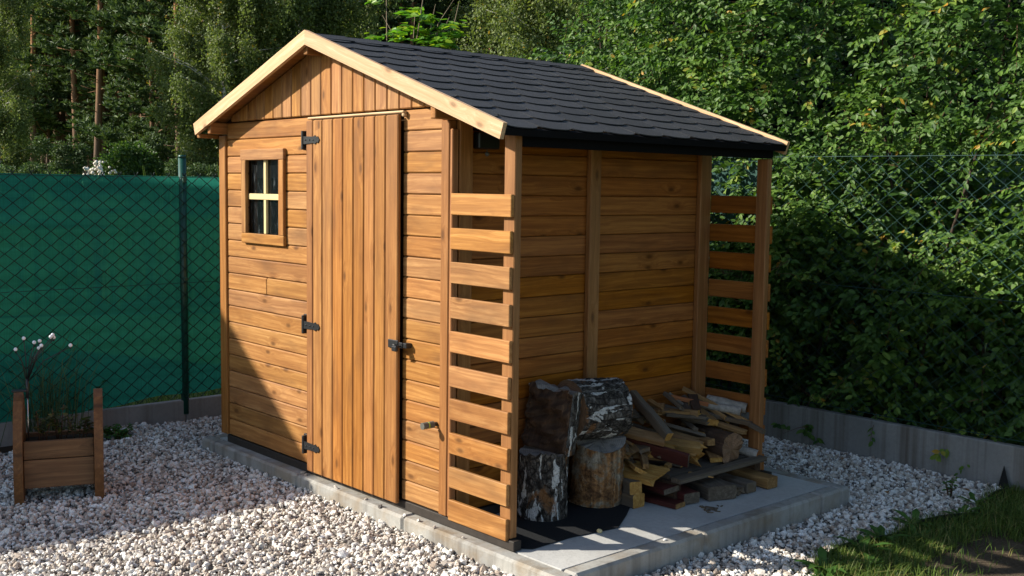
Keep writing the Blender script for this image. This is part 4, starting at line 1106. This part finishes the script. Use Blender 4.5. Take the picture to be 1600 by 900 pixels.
# ------------------------------------------------------------------ weeds beyond the left fence
for i,(x,y,h,lb) in enumerate(((-1.35,-.85,.75,'dark plant seen through the net behind the planter'),(-1.32,-.45,.55,'low dark plant seen through the net, right of the planter'),(-1.4,-1.15,.5,'dark plant behind the net at the left of the planter'))):
    small_plant('weed_plant',lb,(x,y,-.17),h,.28,260,M['bushleaf'],M['twig'],.06,'weed',16,.05,'weeds behind the green net')
def blades(pts,h,w,seed=0,lean=.5):
    n=len(pts); a=rng.uniform(0,6.28,n); s=np.stack([np.cos(a),np.sin(a),0*a],1); l=np.stack([-np.sin(a),np.cos(a),0*a],1)*rng.normal(0,lean,n)[:,None]
    h=np.broadcast_to(h,(n,))*rng.uniform(.35,1.2,n); w=np.broadcast_to(w,(n,))
    V=np.empty((n,6,3)); 
    for k,(t,ww) in enumerate(((0,1.),(.5,.8),(1,.12))):
        c=pts+np.array((0,0,1.))*(h*t*(1-.15*t))[:,None]+l*(h*t*t)[:,None]
        V[:,2*k]=c-s*(w*ww*.5)[:,None]; V[:,2*k+1]=c+s*(w*ww*.5)[:,None]
    F=np.array([(0,1,3,2),(2,3,5,4)])[None]+np.arange(n)[:,None,None]*6
    return V.reshape(-1,3),F.reshape(-1,4)
wd=empty('grass_clump',(-.97,-.72,-.16)); tag(wd,'dark wispy clump of tall grass between the planter and the green fence','grass')
mb=MB()
for i in range(95):
    a=rng.uniform(0,6.28); y0=-.72+rng.normal(0,.10); r_=rng.uniform(.05,.34); h=rng.uniform(.30,.72)*(1.25 if i<9 else 1); dy=r_*math.sin(a); dx=abs(r_*math.cos(a))*.25
    b0=Vector((-.985+rng.uniform(0,.04),y0,-.16)); m1=b0+Vector((dx*.3,dy*.35,h*.65)); tp=b0+Vector((dx,dy,h*rng.uniform(.75,1.1)))
    mb.tube([tuple(b0),tuple(m1),tuple(tp)],[.0022,.002,.0007],3)
mb.build('stem',M['needle'],wd)
# tall seed grasses standing behind the net top and the strip under it
n=9000; P=np.stack([rng.uniform(-2.6,-1.15,n),rng.uniform(-4,4,n),np.full(n,-.18)],1)
V,F=blades(P,rng.uniform(.10,.26,n),.006)
o=np_mesh('grass',V,F,M['grassblade'],np.repeat(rng.random(n),6)); tag(o,kind='stuff')
n=260; P=np.stack([rng.uniform(-9.5,-8.2,n),rng.uniform(1.6,6.5,n),np.full(n,-.18)],1)
V,F=blades(P,rng.uniform(1.6,2.15,n),.03,lean=.12)
o=np_mesh('tall_grass',V,F,M['grassblade'],np.repeat(rng.random(n),6)); tag(o,kind='stuff')
# blossoms on a shrub beyond the fence
bs=empty('blossom_shrub',(-7.6,2.2,-.18)); tag(bs,'shrub with pale dried blossoms showing just above the green fence','shrub')
p0=polar(px2deg(150),14.5); bs.location=(p0.x,p0.y,-.18)
mb=MB(); fl_=MB()
for i in range(15):
    a=rng.uniform(0,6.28); r_=rng.uniform(0,.26); x,y=p0.x+r_*math.cos(a),p0.y+r_*math.sin(a); z=1.63+rng.uniform(-.05,.15)-.25*r_
    mb.tube([(p0.x,p0.y,-.18),((p0.x+x)/2,(p0.y+y)/2,z*.55),(x,y,z)],[.008,.006,.003],4)
    for q in range(5): fl_.ball((x+rng.normal(0,.02),y+rng.normal(0,.02),z+rng.normal(0,.02)),rng.uniform(.012,.024),6,4)
mb.build('stem',M['twig'],bs); fl_.build('blossom',M['flower'],bs)

# ------------------------------------------------------------------ gravel stones
t_=(1+5**.5)/2
ICO=np.array([(-1,t_,0),(1,t_,0),(-1,-t_,0),(1,-t_,0),(0,-1,t_),(0,1,t_),(0,-1,-t_),(0,1,-t_),(t_,0,-1),(t_,0,1),(-t_,0,-1),(-t_,0,1)])/math.sqrt(1+t_*t_)
ICF=np.array([(0,11,5),(0,5,1),(0,1,7),(0,7,10),(0,10,11),(1,5,9),(5,11,4),(11,10,2),(10,7,6),(7,1,8),(3,9,4),(3,4,2),(3,2,6),(3,6,8),(3,8,9),(4,9,5),(2,4,11),(6,2,10),(8,6,7),(9,8,1)])
def stones(xy,z,size):
    n=len(xy); base=ICO[None]*(1+rng.normal(0,.17,(n,12,1)))
    sc=np.stack([rng.uniform(.7,1.25,n),rng.uniform(.6,1.0,n),rng.uniform(.45,.8,n)],1)*size[:,None]
    V=base*sc[:,None,:]
    q=rng.normal(size=(n,4)); q[:,1:3]*=.55; q/=np.linalg.norm(q,axis=1,keepdims=True); w,x,y,zz=q.T
    Rm=np.stack([np.stack([1-2*(y*y+zz*zz),2*(x*y-w*zz),2*(x*zz+w*y)],1),np.stack([2*(x*y+w*zz),1-2*(x*x+zz*zz),2*(y*zz-w*x)],1),np.stack([2*(x*zz-w*y),2*(y*zz+w*x),1-2*(x*x+y*y)],1)],1)
    V=np.einsum('nij,nkj->nki',Rm,V)+np.concatenate([xy,z[:,None]],1)[:,None,:]
    F=ICF[None]+np.arange(n)[:,None,None]*12
    return V.reshape(-1,3),F.reshape(-1,3),np.repeat(rng.random(n),12)
dens=3700
def scatter(x0,x1,y0,y1,fn):
    n=int((x1-x0)*(y1-y0)*dens); p=np.stack([rng.uniform(x0,x1,n),rng.uniform(y0,y1,n)],1); return p[fn(p[:,0],p[:,1])]
def edge_x(y): return 3.50+.05*np.sin(y*3.1)+.03*np.sin(y*8.3)+np.clip(1.2-y,0,3)*.28
fwd=np.array((-math.sin(R(YAW)),math.cos(R(YAW)))); rgt=np.array((math.cos(R(YAW)),math.sin(R(YAW))))
def seen(x,y,m=.62):
    dx,dy=x-CAM.x,y-CAM.y; f=dx*fwd[0]+dy*fwd[1]; s=dx*rgt[0]+dy*rgt[1]
    return (f>2.6)&(np.abs(s)<m*f)
pp=[scatter(-1.07,3.0,-3.6,-.055,lambda x,y:seen(x,y)),
    scatter(3.0,5.0,-2.2,-.055,lambda x,y:seen(x,y)),
    scatter(3.075,4.2,-.06,3.17,lambda x,y:(x<edge_x(y))&seen(x,y)),
    scatter(1.3,3.08,2.13,3.17,lambda x,y:seen(x,y)),
    scatter(-1.07,-.145,-.06,1.3,lambda x,y:seen(x,y))]
XY=np.concatenate(pp)
k=~((np.hypot(XY[:,0]+.85,XY[:,1]+.34)<.13)|((np.abs((XY[:,0]-.40)*rx.x+(XY[:,1]+1.122)*rx.y)<.225)&(np.abs((XY[:,0]-.40)*nn.x+(XY[:,1]+1.122)*nn.y+.15)<.16)&(rng.random(len(XY))<.0)))
k&=~((XY[:,0]<-.93+.05*np.sin(XY[:,1]*5))&(XY[:,1]<-.3))
XY=XY[k]
zz=ZG-.012+.034*np.where(XY[:,1]<-.05,np.exp(-(-.06-XY[:,1])/.55),0)*np.clip((3.4-XY[:,0])/.5,0,1)+rng.uniform(-.006,.010,len(XY))+.006*np.sin(XY[:,0]*4.3)*np.sin(XY[:,1]*3.7)
k=26; ex_=np.stack([np.concatenate([rng.uniform(.2,3.0,14),rng.uniform(2.7,3.06,12)]),np.concatenate([rng.uniform(-.055,.03,14),rng.uniform(.1,2.0,12)])],1)
ok_=(ex_[:,1]<-.01)|(ex_[:,0]>3.0); ex_=ex_[ok_]
XY=np.concatenate([XY,ex_]); zz=np.concatenate([zz,np.full(len(ex_),ZS+.005)])
V,F,r_=stones(XY,zz,np.clip(rng.lognormal(-4.50,.33,len(XY)),.007,.026))
o=np_mesh('gravel',V,F,M['gravel'],r_); tag(o,kind='stuff'); print('stones',len(XY))
sheet('border_soil',[(-1.06,-3.5),(-.92,-3.5),(-.90,-.8),(-.93,-.28),(-1.06,-.2)],-.150,M['soil'])

# ------------------------------------------------------------------ grass corner, edging and weeds
gz=-.168
n=46000; P=np.stack([rng.uniform(3.35,5.0,n),rng.uniform(-.2,3.15,n),np.full(n,gz)],1)
bare=(np.sin(P[:,0]*3.1+1.2)*np.sin(P[:,1]*2.4+.4)+.35*np.sin(P[:,0]*7.7)*np.sin(P[:,1]*6.1))
bd=(P[:,0]-edge_x(P[:,1]))
k=(bd>.0)&((bare>-.38-.5*rng.random(n))|(bd<.12))&seen(P[:,0],P[:,1],.66)&~((P[:,0]>3.78)&(P[:,1]>1.55)&(P[:,1]<2.25)&(rng.random(n)<.9))
P=P[k]; bd=bd[k]
V,F=blades(P,np.clip(.085-.05*bd,.03,.09),.0042,lean=.95)
o=np_mesh('lawn_grass',V,F,M['grassblade'],np.repeat(np.clip(rng.normal(.45,.28,len(P)),0,1),6)); tag(o,kind='stuff')
mb=MB(); ys=[.75+.1*k for k in range(25)]
for a,b in zip(ys[:-1],ys[1:]):
    za,zb=(-.128+.012*math.sin(a*9)),(-.128+.012*math.sin(b*9))
    xa,xb=float(edge_x(a))+.012,float(edge_x(b))+.012
    mb.add([(xa,a,-.19),(xb,b,-.19),(xb+.01,b,zb),(xa+.01,a,za),(xa+.006,a,-.19),(xb+.006,b,-.19),(xb+.016,b,zb),(xa+.016,a,za)],[(0,1,2,3),(7,6,5,4),(3,2,6,7)])
mb.add([(3.43,3.145,-.17),(3.52,3.12,-.17),(3.46,3.155,-.02),(3.436,3.14,-.17),(3.523,3.114,-.17),(3.463,3.149,-.02)],[(0,1,2),(5,4,3),(0,3,4,1),(1,4,5,2),(2,5,3,0)])
o=mb.build('edging_strip',M['plasticblack']); tag(o,'black plastic edging strip between the white gravel and the grass corner','edging')
def rosette(name,label,base,n,L,mat,group=None):
    root_r=[]; P=[];Dr=[];Nn=[];Sz=[]
    V=[];F=[];Rr=[];b=0
    for i in range(n):
        a=6.28*i/n+rng.normal(0,.3); d=np.array((math.cos(a),math.sin(a),0)); s=np.array((-math.sin(a),math.cos(a),0)); l=L*rng.uniform(.6,1.15); up=rng.uniform(.25,.9)
        for k in range(6):
            t=k/5; c=np.array(base)+d*l*t+np.array((0,0,l*(up*t-.55*t*t*up+.02))); w=l*.13*math.sin(math.pi*min(1,.12+.85*t))*(1+.35*((k%2)*2-1)*.4)
            V+=[c-s*w+(0,0,.2*w),c,c+s*w+(0,0,.2*w)]; Rr+=[rng.random()*.5+.3]*3
        for k in range(5):
            q=b+k*3; F+=[(q,q+1,q+4,q+3),(q+1,q+2,q+5,q+4)]
        b+=18
    o=np_mesh(name,V,F,mat,np.array(Rr)); tag(o,label,'weed',group); return o
GW='weeds along the gravel edge'
for x,y,n_,L,lb in ((3.55,1.13,12,.15,'largest dandelion rosette by the sunlit stripe where gravel meets grass'),(3.53,1.50,11,.13,'dandelion rosette second nearest along the gravel edge'),(3.50,1.72,10,.14,'dandelion rosette in the middle of the gravel edge'),(3.50,2.05,10,.13,'dandelion rosette with one tall upright leaf beside the gravel'),(3.56,2.42,9,.12,'dandelion rosette near the concrete wall end of the gravel edge'),(3.50,2.70,8,.11,'small weed tuft growing nearest the concrete wall'),(3.65,1.35,9,.12,'dandelion rosette standing just inside the grass'),(3.60,1.88,9,.12,'dandelion rosette behind the middle one, inside the grass'),(3.66,.98,10,.13,'dandelion rosette at the bottom edge of the picture')):
    rosette('dandelion',lb,(x,y,gz+.01),n_,L,M['weedleaf'],GW)
small_plant('weed_plant','small bushy weed growing out of the gravel near the concrete wall',(3.36,2.72,-.15),.10,.04,40,M['weedleaf'],M['twig'],.03,'weed',5,.2,GW)
small_plant('weed_plant','low green weed cushion growing beside the planter',(-.83,-.33,-.165),.09,.14,420,M['weedleaf'],M['twig'],.034,'weed',20,.05)
for i,(x,y) in enumerate(((3.38,2.86),(3.12,2.45),(-.2,-1.05),(2.55,2.95))):
    mb=MB(); a=rng.uniform(0,6.28); l=.03
    mb.add([(x-l*math.cos(a),y-l*math.sin(a),ZG+.012),(x+.012*math.sin(a),y-.012*math.cos(a),ZG+.02),(x+l*math.cos(a),y+l*math.sin(a),ZG+.014),(x-.014*math.sin(a),y+.014*math.cos(a),ZG+.024)],[(0,1,2,3)])
    o=mb.build('dry_leaf',M['deadleaf']); tag(o,'curled dry brown leaf lying on the white gravel','leaf','dry leaves on the gravel')

# ------------------------------------------------------------------ neighbouring house whose roof throws the shade at the left
hs_=empty('neighbour_house',(-7,-9,0)); tag(hs_,'pale neighbouring house with a clay tile roof beyond the left fence','house')
A=Vector((-2.75,-5.2,3.67)); ed=Vector((-.169,-.986,0)); hd=Vector((-.986,.169,0)); sl_=.71; Lh,Wh=8.,6.4
def hp(a,b,z): return tuple(A+ed*a+hd*b+Vector((0,0,z)))
mb=MB(); th=-.12
def quadslab(q):
    lo=[(x,y,z+th) for x,y,z in q]; mb.add(q+lo,[(0,1,2,3),(7,6,5,4),(0,4,5,1),(1,5,6,2),(2,6,7,3),(3,7,4,0)])
quadslab([hp(0,0,0),hp(Lh,0,0),hp(Lh,Wh/2,Wh/2*sl_),hp(0,Wh/2,Wh/2*sl_)]); quadslab([hp(0,Wh/2,Wh/2*sl_),hp(Lh,Wh/2,Wh/2*sl_),hp(Lh,Wh,0),hp(0,Wh,0)])
mb.build('roof',M['tile'],hs_)
mb=MB(); q=[hp(.5,.5,.2),hp(Lh-.5,.5,.2),hp(Lh-.5,Wh-.5,.2),hp(.5,Wh-.5,.2)]; lo=[(x,y,-.2) for x,y,z in q]; rg=[hp(.5,Wh/2,Wh/2*sl_-.15),hp(Lh-.5,Wh/2,Wh/2*sl_-.15)]
mb.add(q+lo+rg,[(0,4,5,1),(1,5,6,2),(2,6,7,3),(3,7,4,0),(0,3,8),(1,9,2)])
mb.build('wall',M['render'],hs_)

# ------------------------------------------------------------------ light, sky, camera
SUN=Vector((.80,1.0,-.76)).normalized()
L=bpy.data.lights.new('sun','SUN'); L.energy=4.6; L.angle=R(.53); L.color=(1.0,.93,.80)
so=bpy.data.objects.new('sun',L); COL.objects.link(so); so.rotation_euler=SUN.to_track_quat('-Z','Y').to_euler()
w=bpy.data.worlds.new('World'); S.world=w; w.use_nodes=True; nt_=w.node_tree; bg=nt_.nodes['Background']
sky=nt_.nodes.new('ShaderNodeTexSky'); sky.sky_type='NISHITA'; sky.sun_disc=False
el=math.asin(-SUN.z); sky.sun_elevation=el; sky.sun_rotation=math.atan2(-SUN.x,-SUN.y)
nt_.links.new(sky.outputs[0],bg.inputs[0]); bg.inputs[1].default_value=.09
cam=bpy.data.cameras.new('camera'); co=bpy.data.objects.new('camera',cam); COL.objects.link(co); S.camera=co
pi_,ya_,ro_=R(-4.8909),R(48.1163),R(.8118)
fw_=Vector((-math.sin(ya_)*math.cos(pi_),math.cos(ya_)*math.cos(pi_),math.sin(pi_))); r_0=Vector((math.cos(ya_),math.sin(ya_),0)); u_0=r_0.cross(fw_)
r_1=r_0*math.cos(ro_)+u_0*math.sin(ro_); u_1=-r_0*math.sin(ro_)+u_0*math.cos(ro_)
co.matrix_world=Matrix(((r_1.x,u_1.x,-fw_.x,CAM.x),(r_1.y,u_1.y,-fw_.y,CAM.y),(r_1.z,u_1.z,-fw_.z,CAM.z),(0,0,0,1)))
cam.sensor_width=36; cam.lens=1688.36/1600*36; cam.shift_x=(800-797.89)/1600; cam.shift_y=(439.16-450)/1600
cam.clip_end=2000; cam.clip_start=.05
S.view_settings.view_transform='Standard'; S.view_settings.look='None'; S.view_settings.exposure=1.05; S.view_settings.gamma=1
S.render.engine='CYCLES'
S.cycles.max_bounces=8; S.cycles.transparent_max_bounces=12
try: S.cycles.use_denoising=True
except Exception: pass
